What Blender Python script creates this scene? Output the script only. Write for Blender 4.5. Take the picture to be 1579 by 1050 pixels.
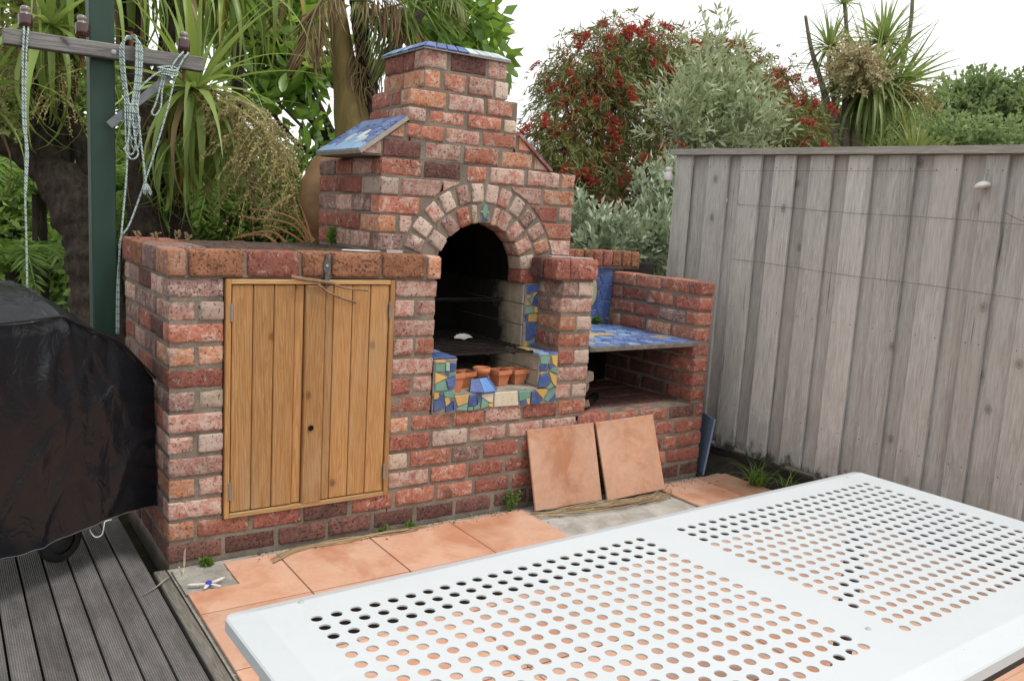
import bpy, bmesh, math, random
import numpy as np
from mathutils import Vector, Matrix, noise

for o in list(bpy.data.objects):
    bpy.data.objects.remove(o)
S = bpy.context.scene
COL = S.collection
random.seed(7)
R = math.radians

# ------------------------------------------------------------------ camera
CAM = Vector((-0.7126, -3.2786, 1.4132))
YAW, PITCH, ROLL, FPX = 0.6041, 0.1454, 0.0590, 1305.93
fw = Vector((math.sin(YAW) * math.cos(PITCH), math.cos(YAW) * math.cos(PITCH), -math.sin(PITCH)))
r0 = Vector((math.cos(YAW), -math.sin(YAW), 0.0))
u0 = r0.cross(fw)
RT = r0 * math.cos(ROLL) + u0 * math.sin(ROLL)
UP = -r0 * math.sin(ROLL) + u0 * math.cos(ROLL)
cd = bpy.data.cameras.new('camera')
cam = bpy.data.objects.new('camera', cd)
COL.objects.link(cam)
cam.matrix_world = Matrix(((RT.x, UP.x, -fw.x, CAM.x), (RT.y, UP.y, -fw.y, CAM.y), (RT.z, UP.z, -fw.z, CAM.z), (0, 0, 0, 1)))
cd.sensor_width = 36.0
cd.lens = FPX / 1579.0 * 36.0
cd.clip_start = 0.05
cd.clip_end = 1000.0
S.camera = cam

# ------------------------------------------------------------------ light: bright overcast
SUN_AZ, SUN_EL = R(142), R(62)           # azimuth clockwise from +Y
w = bpy.data.worlds.new('World')
S.world = w
w.use_nodes = True
nt = w.node_tree
bg = nt.nodes['Background']
sky = nt.nodes.new('ShaderNodeTexSky')
sky.sky_type = 'NISHITA'
sky.sun_disc = False
sky.sun_elevation = SUN_EL
sky.sun_rotation = SUN_AZ
sky.air_density = 1.0
sky.dust_density = 1.0
sky.ozone_density = 1.0
bw = nt.nodes.new('ShaderNodeRGBToBW')
nt.links.new(sky.outputs[0], bw.inputs[0])
mixw = nt.nodes.new('ShaderNodeMix')
mixw.data_type = 'RGBA'
mixw.inputs[0].default_value = 0.88       # cloud layer takes the blue out of the sky
nt.links.new(sky.outputs[0], mixw.inputs[6])
nt.links.new(bw.outputs[0], mixw.inputs[7])
mixc = nt.nodes.new('ShaderNodeMix')      # even cloud cover over the clear-sky gradient
mixc.data_type = 'RGBA'
mixc.inputs[0].default_value = 0.6
nt.links.new(mixw.outputs[2], mixc.inputs[6])
mixc.inputs[7].default_value = (7.15, 7.1, 7.0, 1)
nt.links.new(mixc.outputs[2], bg.inputs[0])
bg.inputs[1].default_value = 0.15
sd = bpy.data.lights.new('sun', 'SUN')
sd.energy = 1.3
sd.angle = R(14)
sd.color = (1.0, 0.94, 0.86)
sun = bpy.data.objects.new('sun', sd)
COL.objects.link(sun)
sdir = Vector((math.sin(SUN_AZ) * math.cos(SUN_EL), math.cos(SUN_AZ) * math.cos(SUN_EL), math.sin(SUN_EL)))
sun.rotation_euler = sdir.to_track_quat('Z', 'Y').to_euler()
sun.location = sdir * 20
S.view_settings.view_transform = 'Standard'
S.view_settings.look = 'None'
S.view_settings.gamma = 1.0
S.view_settings.use_curve_mapping = False
S.view_settings.exposure = 0.62
S.render.engine = 'CYCLES'

# ------------------------------------------------------------------ helpers
def at(px, py, d):
    """point seen at a picture position, d metres in front of the camera"""
    return CAM + (fw + RT * ((px - 789.5) / FPX) - UP * ((py - 525) / FPX)) * d

def wm(o):
    m = o.matrix_basis.copy()
    if o.parent:
        m = wm(o.parent) @ o.matrix_parent_inverse @ m
    return m

def put(o, parent=None):
    COL.objects.link(o)
    if parent is not None:
        o.parent = parent
        o.matrix_parent_inverse = wm(parent).inverted()
    return o

def tag(o, label, cat, group=None):
    o['label'] = label
    o['category'] = cat
    if group:
        o['group'] = group
    return o

def thing(name, label, cat, loc=(0, 0, 0), group=None):
    o = bpy.data.objects.new(name, None)
    o.empty_display_size = 0.1
    o.location = loc
    put(o)
    return tag(o, label, cat, group)

def structure(o):
    o['kind'] = 'structure'
    return o

def stuff(o):
    o['kind'] = 'stuff'
    return o

def mk(name, V, F, mat, parent=None, smooth=False):
    me = bpy.data.meshes.new(name)
    me.from_pydata([tuple(v) for v in V], [], [tuple(f) for f in F])
    if mat is not None:
        for m in (mat if isinstance(mat, (list, tuple)) else [mat]):
            me.materials.append(m)
    if smooth:
        me.polygons.foreach_set('use_smooth', [True] * len(me.polygons))
    me.update()
    return put(bpy.data.objects.new(name, me), parent)

class MB:
    """collects shapes for one mesh"""
    def __init__(s):
        s.V = []; s.F = []
    def add(s, V, F):
        n = len(s.V)
        s.V += [tuple(v) for v in V]
        s.F += [tuple(i + n for i in f) for f in F]
        return s
    def box(s, x0, x1, y0, y1, z0, z1, M=None):
        V = [Vector((x, y, z)) for z in (z0, z1) for y in (y0, y1) for x in (x0, x1)]
        if M is not None:
            V = [M @ v for v in V]
        return s.add(V, [(0, 2, 3, 1), (4, 5, 7, 6), (0, 1, 5, 4), (2, 6, 7, 3), (0, 4, 6, 2), (1, 3, 7, 5)])
    def rbox(s, x0, x1, y0, y1, z0, z1, b=0.004, M=None):
        """box with bevelled edges"""
        bm = bmesh.new()
        bmesh.ops.create_cube(bm, size=1)
        for v in bm.verts:
            v.co = Vector(((x0 + x1) / 2 + v.co.x * (x1 - x0), (y0 + y1) / 2 + v.co.y * (y1 - y0), (z0 + z1) / 2 + v.co.z * (z1 - z0)))
        bmesh.ops.bevel(bm, geom=bm.edges[:], offset=b, segments=1, affect='EDGES', profile=0.5)
        bm.verts.index_update()
        V = [(M @ v.co if M is not None else v.co.copy()) for v in bm.verts]
        F = [[v.index for v in f.verts] for f in bm.faces]
        bm.free()
        return s.add(V, F)
    def tube(s, pts, rad, n=8, cap=True):
        pts = [Vector(p) for p in pts]
        rad = rad if isinstance(rad, (list, tuple)) else [rad] * len(pts)
        b = len(s.V)
        prev = None
        for i, p in enumerate(pts):
            t = (pts[min(i + 1, len(pts) - 1)] - pts[max(i - 1, 0)])
            t = t.normalized() if t.length > 1e-9 else Vector((0, 0, 1))
            if prev is None:
                a = t.orthogonal().normalized()
            else:
                a = (prev - t * prev.dot(t))
                a = a.normalized() if a.length > 1e-6 else t.orthogonal().normalized()
            prev = a
            c = t.cross(a)
            for k in range(n):
                an = 2 * math.pi * k / n
                s.V.append(tuple(p + (a * math.cos(an) + c * math.sin(an)) * rad[i]))
        for i in range(len(pts) - 1):
            for k in range(n):
                k2 = (k + 1) % n
                s.F.append((b + i * n + k, b + i * n + k2, b + (i + 1) * n + k2, b + (i + 1) * n + k))
        if cap:
            s.F.append(tuple(b + k for k in range(n))[::-1])
            s.F.append(tuple(b + (len(pts) - 1) * n + k for k in range(n)))
        return s
    def lathe(s, prof, n=20, M=None):
        """prof: list of (r, z), turned about z"""
        b = len(s.V)
        for r, z in prof:
            for k in range(n):
                an = 2 * math.pi * k / n
                v = Vector((r * math.cos(an), r * math.sin(an), z))
                s.V.append(tuple(M @ v if M is not None else v))
        for i in range(len(prof) - 1):
            for k in range(n):
                k2 = (k + 1) % n
                s.F.append((b + i * n + k, b + i * n + k2, b + (i + 1) * n + k2, b + (i + 1) * n + k))
        return s
    def prism(s, poly, f0, f1, fn):
        """poly in 2D, fn(a, b, depth) gives the 3D point"""
        n = len(poly)
        b = len(s.V)
        s.V += [tuple(fn(a, c, f0)) for a, c in poly] + [tuple(fn(a, c, f1)) for a, c in poly]
        s.F.append(tuple(b + i for i in range(n)))
        s.F.append(tuple(b + n + i for i in range(n))[::-1])
        for i in range(n):
            j = (i + 1) % n
            s.F.append((b + j, b + i, b + n + i, b + n + j))
        return s
    def build(s, name, mat, parent=None, smooth=False):
        return mk(name, s.V, s.F, mat, parent, smooth)

def fixn(o):
    bm = bmesh.new(); bm.from_mesh(o.data)
    bmesh.ops.recalc_face_normals(bm, faces=bm.faces)
    bm.to_mesh(o.data); bm.free()
    return o

def smooth_path(pts, n=8):
    P = [Vector(p) for p in pts]
    out = []
    for i in range(len(P) - 1):
        a, b, c, d = P[max(i - 1, 0)], P[i], P[i + 1], P[min(i + 2, len(P) - 1)]
        for k in range(n):
            t = k / n
            out.append(0.5 * ((2 * b) + (c - a) * t + (2 * a - 5 * b + 4 * c - d) * t * t + (3 * b - a - 3 * c + d) * t ** 3))
    out.append(P[-1])
    return out

# ------------------------------------------------------------------ materials
class NT:
    def __init__(s, name):
        s.m = bpy.data.materials.new(name)
        s.m.use_nodes = True
        s.t = s.m.node_tree
        s.b = s.t.nodes['Principled BSDF']
        s.b.inputs['Specular IOR Level'].default_value = 0.35
    def n(s, kind, **kw):
        x = s.t.nodes.new('ShaderNode' + kind)
        for k, v in kw.items():
            setattr(x, k, v)
        return x
    def l(s, a, b):
        s.t.links.new(a, b)
    def pos(s, scale=(1, 1, 1), obj=False, rand=True):
        if obj:
            src = s.n('TexCoord').outputs['Object']
        else:
            src = s.n('NewGeometry').outputs['Position']
        mp = s.n('Mapping')
        mp.inputs['Scale'].default_value = scale
        s.l(src, mp.inputs['Vector'])
        return mp.outputs[0]
    def noise(s, vec, scale, detail=4, rough=0.6, dist=0.0):
        x = s.n('TexNoise')
        x.inputs['Scale'].default_value = scale
        x.inputs['Detail'].default_value = detail
        x.inputs['Roughness'].default_value = rough
        x.inputs['Distortion'].default_value = dist
        s.l(vec, x.inputs['Vector'])
        return x.outputs['Fac']
    def ramp(s, fac, stops):
        x = s.n('ValToRGB')
        e = x.color_ramp.elements
        while len(e) < len(stops):
            e.new(0.5)
        for i, (p, c) in enumerate(stops):
            e[i].position = p
            e[i].color = tuple(c) + (1,) if not isinstance(c, (int, float)) else (c, c, c, 1)
        s.l(fac, x.inputs[0])
        return x.outputs[0]
    def mix(s, fac, a, b, mode='MIX'):
        x = s.n('Mix', data_type='RGBA', blend_type=mode)
        if isinstance(fac, (int, float)):
            x.inputs[0].default_value = fac
        else:
            s.l(fac, x.inputs[0])
        for i, v in ((6, a), (7, b)):
            if isinstance(v, tuple):
                x.inputs[i].default_value = v + (1,) if len(v) == 3 else v
            else:
                s.l(v, x.inputs[i])
        return x.outputs[2]
    def math(s, op, a, b=0.0, c=0.0):
        x = s.n('Math', operation=op)
        for i, v in enumerate((a, b, c)):
            if isinstance(v, (int, float)):
                x.inputs[i].default_value = v
            else:
                s.l(v, x.inputs[i])
        return x.outputs[0]
    def knots(s, oi, sc, axis, scale):
        sx = s.n('SeparateXYZ'); s.l(s.pos(sc), sx.inputs[0])
        cb = s.n('CombineXYZ')
        s.l(s.math('ADD', sx.outputs[0], sx.outputs[1] if axis == 'Z' else sx.outputs[2]), cb.inputs[0])
        s.l(s.math('ADD', sx.outputs[{'X': 0, 'Y': 1, 'Z': 2}[axis]], s.math('MULTIPLY', oi.outputs['Random'], 9.0)), cb.inputs[1])
        vo = s.n('TexVoronoi', feature='F1', voronoi_dimensions='2D')
        vo.inputs['Scale'].default_value = scale
        s.l(cb.outputs[0], vo.inputs['Vector'])
        return s.math('ADD', vo.outputs['Distance'], s.math('MULTIPLY_ADD', s.noise(s.pos(), 60, 3), 0.02, -0.010)), vo
    def col(s, c):
        if isinstance(c, tuple):
            s.b.inputs['Base Color'].default_value = c + (1,)
        else:
            s.l(c, s.b.inputs['Base Color'])
        return s
    def rough(s, r):
        if isinstance(r, (int, float)):
            s.b.inputs['Roughness'].default_value = r
        else:
            s.l(r, s.b.inputs['Roughness'])
        return s
    def bump(s, h, strength=0.5, dist=0.01):
        x = s.n('Bump')
        x.inputs['Strength'].default_value = strength
        x.inputs['Distance'].default_value = dist
        s.l(h, x.inputs['Height'])
        s.l(x.outputs[0], s.b.inputs['Normal'])
        return s

def brick_mat(name, a, b, lime=0.5, soot=0.60, limecol=(0.60, 0.47, 0.39), grime=0.5):
    t = NT(name)
    p = t.pos()
    oi = t.n('ObjectInfo')
    add = t.n('VectorMath', operation='ADD')
    cmb = t.n('CombineXYZ')
    t.l(t.math('MULTIPLY', oi.outputs['Random'], 37.0), cmb.inputs[0])
    t.l(p, add.inputs[0]); t.l(cmb.outputs[0], add.inputs[1])
    p = add.outputs[0]
    big = t.noise(p, 13, 4, 0.65)
    base = t.mix(t.ramp(big, [(0.34, 0.0), (0.66, 1.0)]), a, b)
    mid = t.noise(p, 60, 8, 0.82)
    base = t.mix(t.ramp(mid, [(0.44, 0.0), (0.62, 0.6)]), base, tuple(min(1, v * 1.2 + 0.03) for v in b))
    base = t.mix(t.ramp(mid, [(0.34, 0.55), (0.46, 0.0)]), base, tuple(v * 0.42 for v in a))
    # lime bloom and old mortar smears in crisp patches
    lm = t.noise(p, 21, 9, 0.86, 0.5)
    th = 0.72 - 0.42 * lime
    base = t.mix(t.ramp(lm, [(th, 0.0), (th + 0.035, 0.66), (th + 0.16, 0.95)]), base, limecol)
    # burnt and grimy patches
    gm = t.noise(p, 9, 6, 0.75, 0.6)
    base = t.mix(t.ramp(gm, [(0.69 - 0.26 * grime, 0.0), (0.80 - 0.22 * grime, 0.8)]), base, (0.115, 0.062, 0.05))
    # pits
    sp = t.noise(p, 95, 4, 0.65)
    pit = t.ramp(sp, [(soot, 0.0), (soot + 0.05, 1.0)])
    base = t.mix(t.math('MULTIPLY', pit, 0.8), base, (0.06, 0.032, 0.026))
    hv = t.n('HueSaturation')
    t.l(t.math('MULTIPLY_ADD', oi.outputs['Random'], 0.46, 0.76), hv.inputs['Value'])
    hv.inputs['Saturation'].default_value = 0.92
    t.l(base, hv.inputs['Color'])
    dust = t.noise(p, 130, 6, 0.8)
    cc = t.mix(t.ramp(dust, [(0.54, 0.0), (0.70, 0.30)]), hv.outputs[0], (0.50, 0.38, 0.31))
    t.col(cc).rough(0.92)
    t.b.inputs['Specular IOR Level'].default_value = 0.2
    fine = t.noise(p, 210, 4, 0.7)
    h = t.math('MULTIPLY_ADD', pit, -0.9, t.math('MULTIPLY_ADD', mid, 1.2, t.math('MULTIPLY', fine, 0.4)))
    h = t.math('MULTIPLY_ADD', lm, 0.5, h)
    t.bump(h, 0.9, 0.007)
    return t.m

BM = {
    'R': brick_mat('brick_red', (0.36, 0.095, 0.052), (0.46, 0.165, 0.095), 0.46),
    'O': brick_mat('brick_orange', (0.44, 0.15, 0.062), (0.53, 0.235, 0.12), 0.5, grime=0.42),
    'P': brick_mat('brick_pink', (0.39, 0.14, 0.10), (0.48, 0.235, 0.18), 0.58),
    'W': brick_mat('brick_limed', (0.42, 0.23, 0.185), (0.50, 0.35, 0.29), 0.74, grime=0.5),
    'D': brick_mat('brick_burnt_and_shade', (0.11, 0.055, 0.05), (0.23, 0.09, 0.075), 0.26, 0.58, grime=0.7),
    'B': brick_mat('brick_brown', (0.21, 0.078, 0.036), (0.36, 0.15, 0.068), 0.22, 0.57, grime=0.62),
    'G': brick_mat('brick_grey_stained', (0.19, 0.125, 0.115), (0.36, 0.20, 0.165), 0.46, 0.58, grime=0.68),
    'Y': brick_mat('brick_cream', (0.46, 0.33, 0.21), (0.52, 0.42, 0.30), 0.56, grime=0.45),
    'M': brick_mat('brick_maroon', (0.28, 0.07, 0.045), (0.37, 0.12, 0.078), 0.4, 0.59, grime=0.58),
    'K': brick_mat('brick_mossy_top', (0.060, 0.043, 0.033), (0.15, 0.095, 0.066), 0.22, 0.57, (0.20, 0.17, 0.13), 0.7),
    'T': brick_mat('brick_damp_and_shade', (0.095, 0.052, 0.042), (0.23, 0.085, 0.062), 0.24, 0.57, (0.24, 0.21, 0.165), 0.75),
}

def mat_mortar():
    t = NT('mortar')
    p = t.pos()
    a = t.noise(p, 9, 4, 0.6)
    c = t.mix(t.ramp(a, [(0.3, 0.0), (0.7, 1.0)]), (0.13, 0.11, 0.085), (0.26, 0.225, 0.18))
    g = t.noise(p, 130, 4, 0.7)
    c = t.mix(t.ramp(g, [(0.5, 0.0), (0.75, 0.6)]), c, (0.37, 0.33, 0.28))
    m = t.noise(p, 3.0, 3, 0.6)
    c = t.mix(t.ramp(m, [(0.6, 0.0), (0.75, 0.5)]), c, (0.10, 0.10, 0.065))
    t.col(c).rough(0.95).bump(g, 0.9, 0.006)
    return t.m
MORTAR = mat_mortar()

def mat_simple(name, c1, c2, scale=8, rough=0.8, bscale=60, bump=0.3, bdist=0.004, stretch=(1, 1, 1), detail=5, spec=0.35, obj=False):
    t = NT(name)
    p = t.pos(stretch, obj)
    a = t.noise(p, scale, detail, 0.65)
    t.col(t.mix(t.ramp(a, [(0.3, 0.0), (0.7, 1.0)]), c1, c2)).rough(rough)
    t.b.inputs['Specular IOR Level'].default_value = spec
    if bump:
        t.bump(t.noise(p, bscale, 4, 0.65), bump, bdist)
    return t.m

def mat_terracotta():
    t = NT('terracotta_tile')
    oi = t.n('ObjectInfo')
    p = t.pos()
    a = t.noise(p, 4.0, 5, 0.65, 0.6)
    c = t.mix(t.ramp(a, [(0.35, 0.0), (0.65, 1.0)]), (0.525, 0.285, 0.182), (0.58, 0.36, 0.258))
    f = t.noise(p, 55, 5, 0.7)
    c = t.mix(t.ramp(f, [(0.45, 0.0), (0.8, 0.5)]), c, (0.60, 0.40, 0.30))
    st = t.noise(p, 2.3, 4, 0.7, 0.3)
    c = t.mix(t.ramp(st, [(0.52, 0.0), (0.66, 0.7)]), c, (0.42, 0.17, 0.085))
    d = t.noise(p, 190, 3, 0.6)
    c = t.mix(t.ramp(d, [(0.64, 0.0), (0.72, 0.5)]), c, (0.28, 0.13, 0.08))
    gr = t.noise(p, 6.5, 7, 0.8, 0.4)
    c = t.mix(t.ramp(gr, [(0.56, 0.0), (0.72, 0.5)]), c, (0.27, 0.17, 0.115))
    hv = t.n('HueSaturation')
    t.l(t.math('MULTIPLY_ADD', oi.outputs['Random'], 0.22, 0.88), hv.inputs['Value'])
    t.l(c, hv.inputs['Color'])
    t.col(hv.outputs[0]).rough(0.75).bump(f, 0.15, 0.003)
    return t.m
TERRA = mat_terracotta()

def mat_concrete(name='concrete', lo=(0.22, 0.205, 0.18), hi=(0.42, 0.40, 0.36)):
    t = NT(name)
    p = t.pos()
    a = t.noise(p, 7, 6, 0.7, 0.5)
    c = t.mix(t.ramp(a, [(0.35, 0.0), (0.65, 1.0)]), lo, hi)
    g = t.noise(p, 110, 4, 0.75)
    c = t.mix(t.ramp(g, [(0.56, 0.0), (0.7, 0.7)]), c, (0.12, 0.11, 0.09))
    t.col(c).rough(0.92).bump(g, 0.6, 0.005)
    return t.m
CONC = mat_concrete()

def mat_wood(name, c1, c2, knot=(0.15, 0.07, 0.03), axis='Z', rough=0.7, ring=26.0, weather=None, knots=True, reed=0.0):
    """grain runs along axis"""
    t = NT(name)
    sc = {'Z': (1, 1, 0.06), 'Y': (1, 0.06, 1), 'X': (0.06, 1, 1)}[axis]
    p = t.pos(sc)
    oi = t.n('ObjectInfo')
    add = t.n('VectorMath', operation='ADD')
    cmb = t.n('CombineXYZ')
    for i, k in enumerate((13.0, 7.0, 3.0)):
        t.l(t.math('MULTIPLY', oi.outputs['Random'], k), cmb.inputs[i])
    t.l(p, add.inputs[0]); t.l(cmb.outputs[0], add.inputs[1])
    q = add.outputs[0]
    g1 = t.noise(q, ring, 3, 0.5, 1.2)
    wv = t.math('FRACT', t.math('MULTIPLY', g1, 7.0))
    g2 = t.noise(q, 190, 3, 0.6)
    c = t.mix(t.ramp(wv, [(0.0, 0.0), (0.7, 0.75), (1.0, 0.1)]), c1, c2)
    c = t.mix(t.ramp(g2, [(0.4, 0.0), (0.75, 0.5)]), c, tuple(v * 0.6 for v in c1))
    hv = t.n('HueSaturation')
    t.l(t.math('MULTIPLY_ADD', oi.outputs['Random'], 0.34, 0.83), hv.inputs['Value'])
    t.l(c, hv.inputs['Color'])
    c = hv.outputs[0]
    if knots:
        kd, far = t.knots(oi, {'Z': (1, 1, 0.7), 'Y': (1, 0.7, 1), 'X': (0.7, 1, 1)}[axis], axis, 2.9)
        c = t.mix(t.ramp(kd, [(0.010, 0.9), (0.022, 0.35), (0.027, 0.9), (0.038, 0.0)]), c, knot)
        c = t.mix(t.ramp(kd, [(0.03, 0.35), (0.08, 0.0)]), c, tuple(v * 0.7 for v in c1))
    if weather:
        wn = t.noise(t.pos({'Z': (1, 1, 0.3), 'Y': (1, 0.3, 1), 'X': (0.3, 1, 1)}[axis]), 5.5, 5, 0.7, 0.4)
        c = t.mix(t.ramp(wn, [(0.52, 0.0), (0.74, 0.65)]), c, weather)
    hgt = t.math('ADD', g2, t.math('MULTIPLY', wv, 0.4))
    if reed:
        sr = t.n('SeparateXYZ'); t.l(t.pos(), sr.inputs[0])
        rb = t.math('SINE', t.math('MULTIPLY', sr.outputs[0], 2 * math.pi / reed))
        hgt = t.math('MULTIPLY_ADD', rb, 0.9, hgt)
        c = t.mix(t.ramp(t.math('MULTIPLY_ADD', rb, 0.5, 0.5), [(0.0, 0.20), (0.3, 0.0)]), c, tuple(v * 0.5 for v in c1))
    t.col(c).rough(rough)
    t.bump(hgt, 0.45 if reed else 0.35, 0.003)
    return t.m

def mat_glaze(name, c1, c2, rough=0.28):
    t = NT(name)
    p = t.pos()
    oi = t.n('ObjectInfo')
    a = t.noise(p, 20, 4, 0.6)
    c = t.mix(t.ramp(a, [(0.3, 0.0), (0.7, 1.0)]), c1, c2)
    ri = t.n('NewGeometry').outputs['Random Per Island']
    hv = t.n('HueSaturation')
    t.l(t.math('MULTIPLY_ADD', ri, 0.3, 0.72), hv.inputs['Value'])
    t.l(c, hv.inputs['Color'])
    hv2 = t.n('HueSaturation')
    t.l(t.math('MULTIPLY_ADD', oi.outputs['Random'], 0.3, 0.85), hv2.inputs['Value'])
    t.l(hv.outputs[0], hv2.inputs['Color'])
    d = t.noise(p, 45, 5, 0.7)
    c = t.mix(t.ramp(d, [(0.52, 0.0), (0.72, 0.55)]), hv2.outputs[0], (0.30, 0.27, 0.22))
    t.col(c).rough(t.math('MULTIPLY_ADD', d, 0.35, rough)).bump(a, 0.12, 0.002)
    return t.m

MOS = {
    'B': mat_glaze('glaze_blue', (0.045, 0.09, 0.27), (0.085, 0.15, 0.36)),
    'G': mat_glaze('glaze_green', (0.13, 0.30, 0.25), (0.20, 0.38, 0.30)),
    'L': mat_glaze('glaze_pale_green', (0.33, 0.45, 0.32), (0.40, 0.50, 0.36)),
    'Y': mat_glaze('glaze_yellow', (0.60, 0.38, 0.11), (0.66, 0.46, 0.18)),
    'C': mat_glaze('glaze_cream', (0.56, 0.50, 0.38), (0.62, 0.56, 0.45)),
    'W': mat_glaze('glaze_pale_blue', (0.42, 0.50, 0.55), (0.55, 0.60, 0.60)),
    'V': mat_glaze('glaze_mid_blue', (0.10, 0.17, 0.38), (0.16, 0.25, 0.46)),
    'S': mat_glaze('glaze_sky_blue', (0.16, 0.30, 0.50), (0.25, 0.40, 0.58)),
}
GROUT = mat_simple('grout', (0.20, 0.19, 0.17), (0.33, 0.31, 0.28), 30, 0.95, 150, 0.5)
SOOT_SHADE = mat_simple('soot_and_shade_black', (0.004, 0.0035, 0.003), (0.013, 0.011, 0.01), 8, 0.95, 80, 0.5, spec=0.1)  # soot in the oven, painted shade at the back of the bay
IRON = mat_simple('black_iron', (0.010, 0.009, 0.008), (0.035, 0.028, 0.025), 25, 0.85, 120, 0.3, spec=0.12)
RUST = mat_simple('rusty_iron', (0.10, 0.035, 0.015), (0.22, 0.09, 0.04), 30, 0.8, 150, 0.4)
STEEL = mat_simple('dull_galvanised_steel', (0.30, 0.31, 0.32), (0.42, 0.43, 0.44), 20, 0.45, 120, 0.15, spec=0.6)
# ================================================================== SETTING
SOIL = mat_simple('dark_soil', (0.016, 0.012, 0.009), (0.05, 0.038, 0.028), 14, 0.95, 70, 0.9, 0.03)
GRND = mat_simple('garden_ground', (0.03, 0.03, 0.015), (0.07, 0.06, 0.035), 3, 0.95, 30, 0.6, 0.03)
structure(mk('ground', [(-400, -400, -0.12), (400, -400, -0.12), (400, 400, -0.12), (-400, 400, -0.12)], [(0, 1, 2, 3)], GRND))
# raised bed behind the masonry
structure(MB().box(1.2, 3.25, 1.02, 2.6, -0.11, 1.02).build('garden_bed', SOIL))

patio = structure(MB().box(-0.004, 3.08, -5.0, -0.004, -0.11, -0.014).build('patio', CONC))
TX = [0.004, 0.405, 0.813, 1.221, 1.629, 2.037, 2.445, 2.853, 3.261]
TY = [-0.055, -0.455, -0.863, -1.271, -1.679, -2.087, -2.495, -2.903, -3.311]
tile_mesh = None
for j in range(8):
    for i in range(8):
        if j == 0 and i in (0, 4, 5):
            continue
        x0, x1, y1, y0 = TX[i] + 0.003, TX[i + 1] - 0.003, TY[j] - 0.003, TY[j + 1] + 0.003
        if j == 0 and i == 6:
            x0 += 0.06
        m = MB().rbox(x0, min(x1, 3.08), y0, y1, -0.012, 0.0, 0.002)
        o = m.build('tile', TERRA, patio)
        o.rotation_euler = (R(random.uniform(-.12, .12)), R(random.uniform(-.12, .12)), 0)
# the tile cut round the corner of the brickwork
c = MB().prism([(0.195, -0.058), (0.402, -0.058), (0.402, -0.452), (0.008, -0.452), (0.008, -0.272), (0.195, -0.272)], 0.0, -0.012, lambda a, b, d: (a, b, d))
fixn(c.build('tile', TERRA, patio))
# rough strip of old concrete and mortar where tiles are missing
m = MB()
NX, NY = 60, 22
for j in range(NY + 1):
    for i in range(NX + 1):
        x, y = 1.632 + i / NX * 0.86, -0.02 - j / NY * 0.43
        e = min(i, NX - i, j, NY - j)
        z = -0.009 + (0.006 * noise.fractal(Vector((x * 9, y * 9, 0)), 1.0, 2.0, 4) if e > 0 else -0.004)
        m.V.append((x, y, z))
for j in range(NY):
    for i in range(NX):
        a = j * (NX + 1) + i
        m.F.append((a, a + 1, a + NX + 2, a + NX + 1))
m.build('concrete_patch', mat_concrete('pale_old_concrete', (0.30, 0.28, 0.25), (0.52, 0.50, 0.46)), patio, True)
m = MB()
for j in range(9):
    for i in range(9):
        x, y = 0.004 + i / 8 * 0.19, -0.03 - j / 8 * 0.24
        m.V.append((x, y, -0.006 + 0.005 * noise.noise(Vector((x * 30, y * 30, 3)))))
for j in range(8):
    for i in range(8):
        a = j * 9 + i
        m.F.append((a, a + 1, a + 10, a + 9))
m.build('concrete_patch', CONC, patio, True)

# soil along the foot of the fence
m = MB()
for j in range(41):
    for i in range(9):
        x, y = 2.90 + i / 8 * 0.46, 0.95 - j / 40 * 1.9
        m.V.append((x, y, -0.006 + 0.02 * noise.fractal(Vector((x * 7, y * 7, 1)), 1.0, 2.0, 4) + 0.03 * (i / 8) - (0.06 if (x < 3.10 and y < 0.0) else 0)))
for j in range(40):
    for i in range(8):
        a = j * 9 + i
        m.F.append((a, a + 9, a + 10, a + 1))
structure(m.build('soil_strip', SOIL, None, True))

# deck of grooved boards
def mat_deck():
    t = NT('weathered_deck')
    p = t.pos((1, 0.08, 1))
    oi = t.n('ObjectInfo')
    a = t.noise(p, 30, 5, 0.7)
    c = t.mix(t.ramp(a, [(0.3, 0.0), (0.7, 1.0)]), (0.088, 0.083, 0.082), (0.19, 0.182, 0.18))
    big = t.noise(t.pos((1, 0.5, 1)), 4.0, 5, 0.7, 0.3)
    c = t.mix(t.ramp(big, [(0.45, 0.0), (0.7, 0.7)]), c, (0.27, 0.262, 0.258))
    c = t.mix(t.ramp(big, [(0.30, 0.7), (0.45, 0.0)]), c, (0.085, 0.08, 0.066))
    sx = t.n('SeparateXYZ')
    t.l(t.n('TexCoord').outputs['Object'], sx.inputs[0])
    rib = t.math('SINE', t.math('MULTIPLY', sx.outputs[0], 2 * math.pi / 0.0068))
    c = t.mix(t.ramp(t.math('MULTIPLY_ADD', rib, 0.5, 0.5), [(0.1, 0.65), (0.5, 0.0)]), c, (0.06, 0.052, 0.048))
    hv = t.n('HueSaturation')
    t.l(t.math('MULTIPLY_ADD', oi.outputs['Random'], 0.3, 0.85), hv.inputs['Value'])
    t.l(c, hv.inputs['Color'])
    t.col(hv.outputs[0]).rough(0.7).bump(t.math('ADD', rib, t.math('MULTIPLY', a, 0.6)), 0.8, 0.0016)
    return t.m
DECK = mat_deck()
deck = structure(MB().box(-2.6, -0.07, -3.0, 2.0, -0.11, -0.045).build('deck', SOIL))
plank_me = None
for k in range(26):
    x1 = -0.068 - k * 0.0832
    o = MB().rbox(-0.0380, 0.0380, -2.4, 2.4, -0.028, 0, 0.003).build('plank', DECK)
    if plank_me is None:
        plank_me = o.data
    else:
        old = o.data
        o.data = plank_me
        bpy.data.meshes.remove(old)
    COL.objects.unlink(o)
    o.location = (x1 - 0.0416, -0.4 + random.uniform(-.05, .05), -0.006 + random.uniform(-.0015, .0015))
    put(o, deck)
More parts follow.
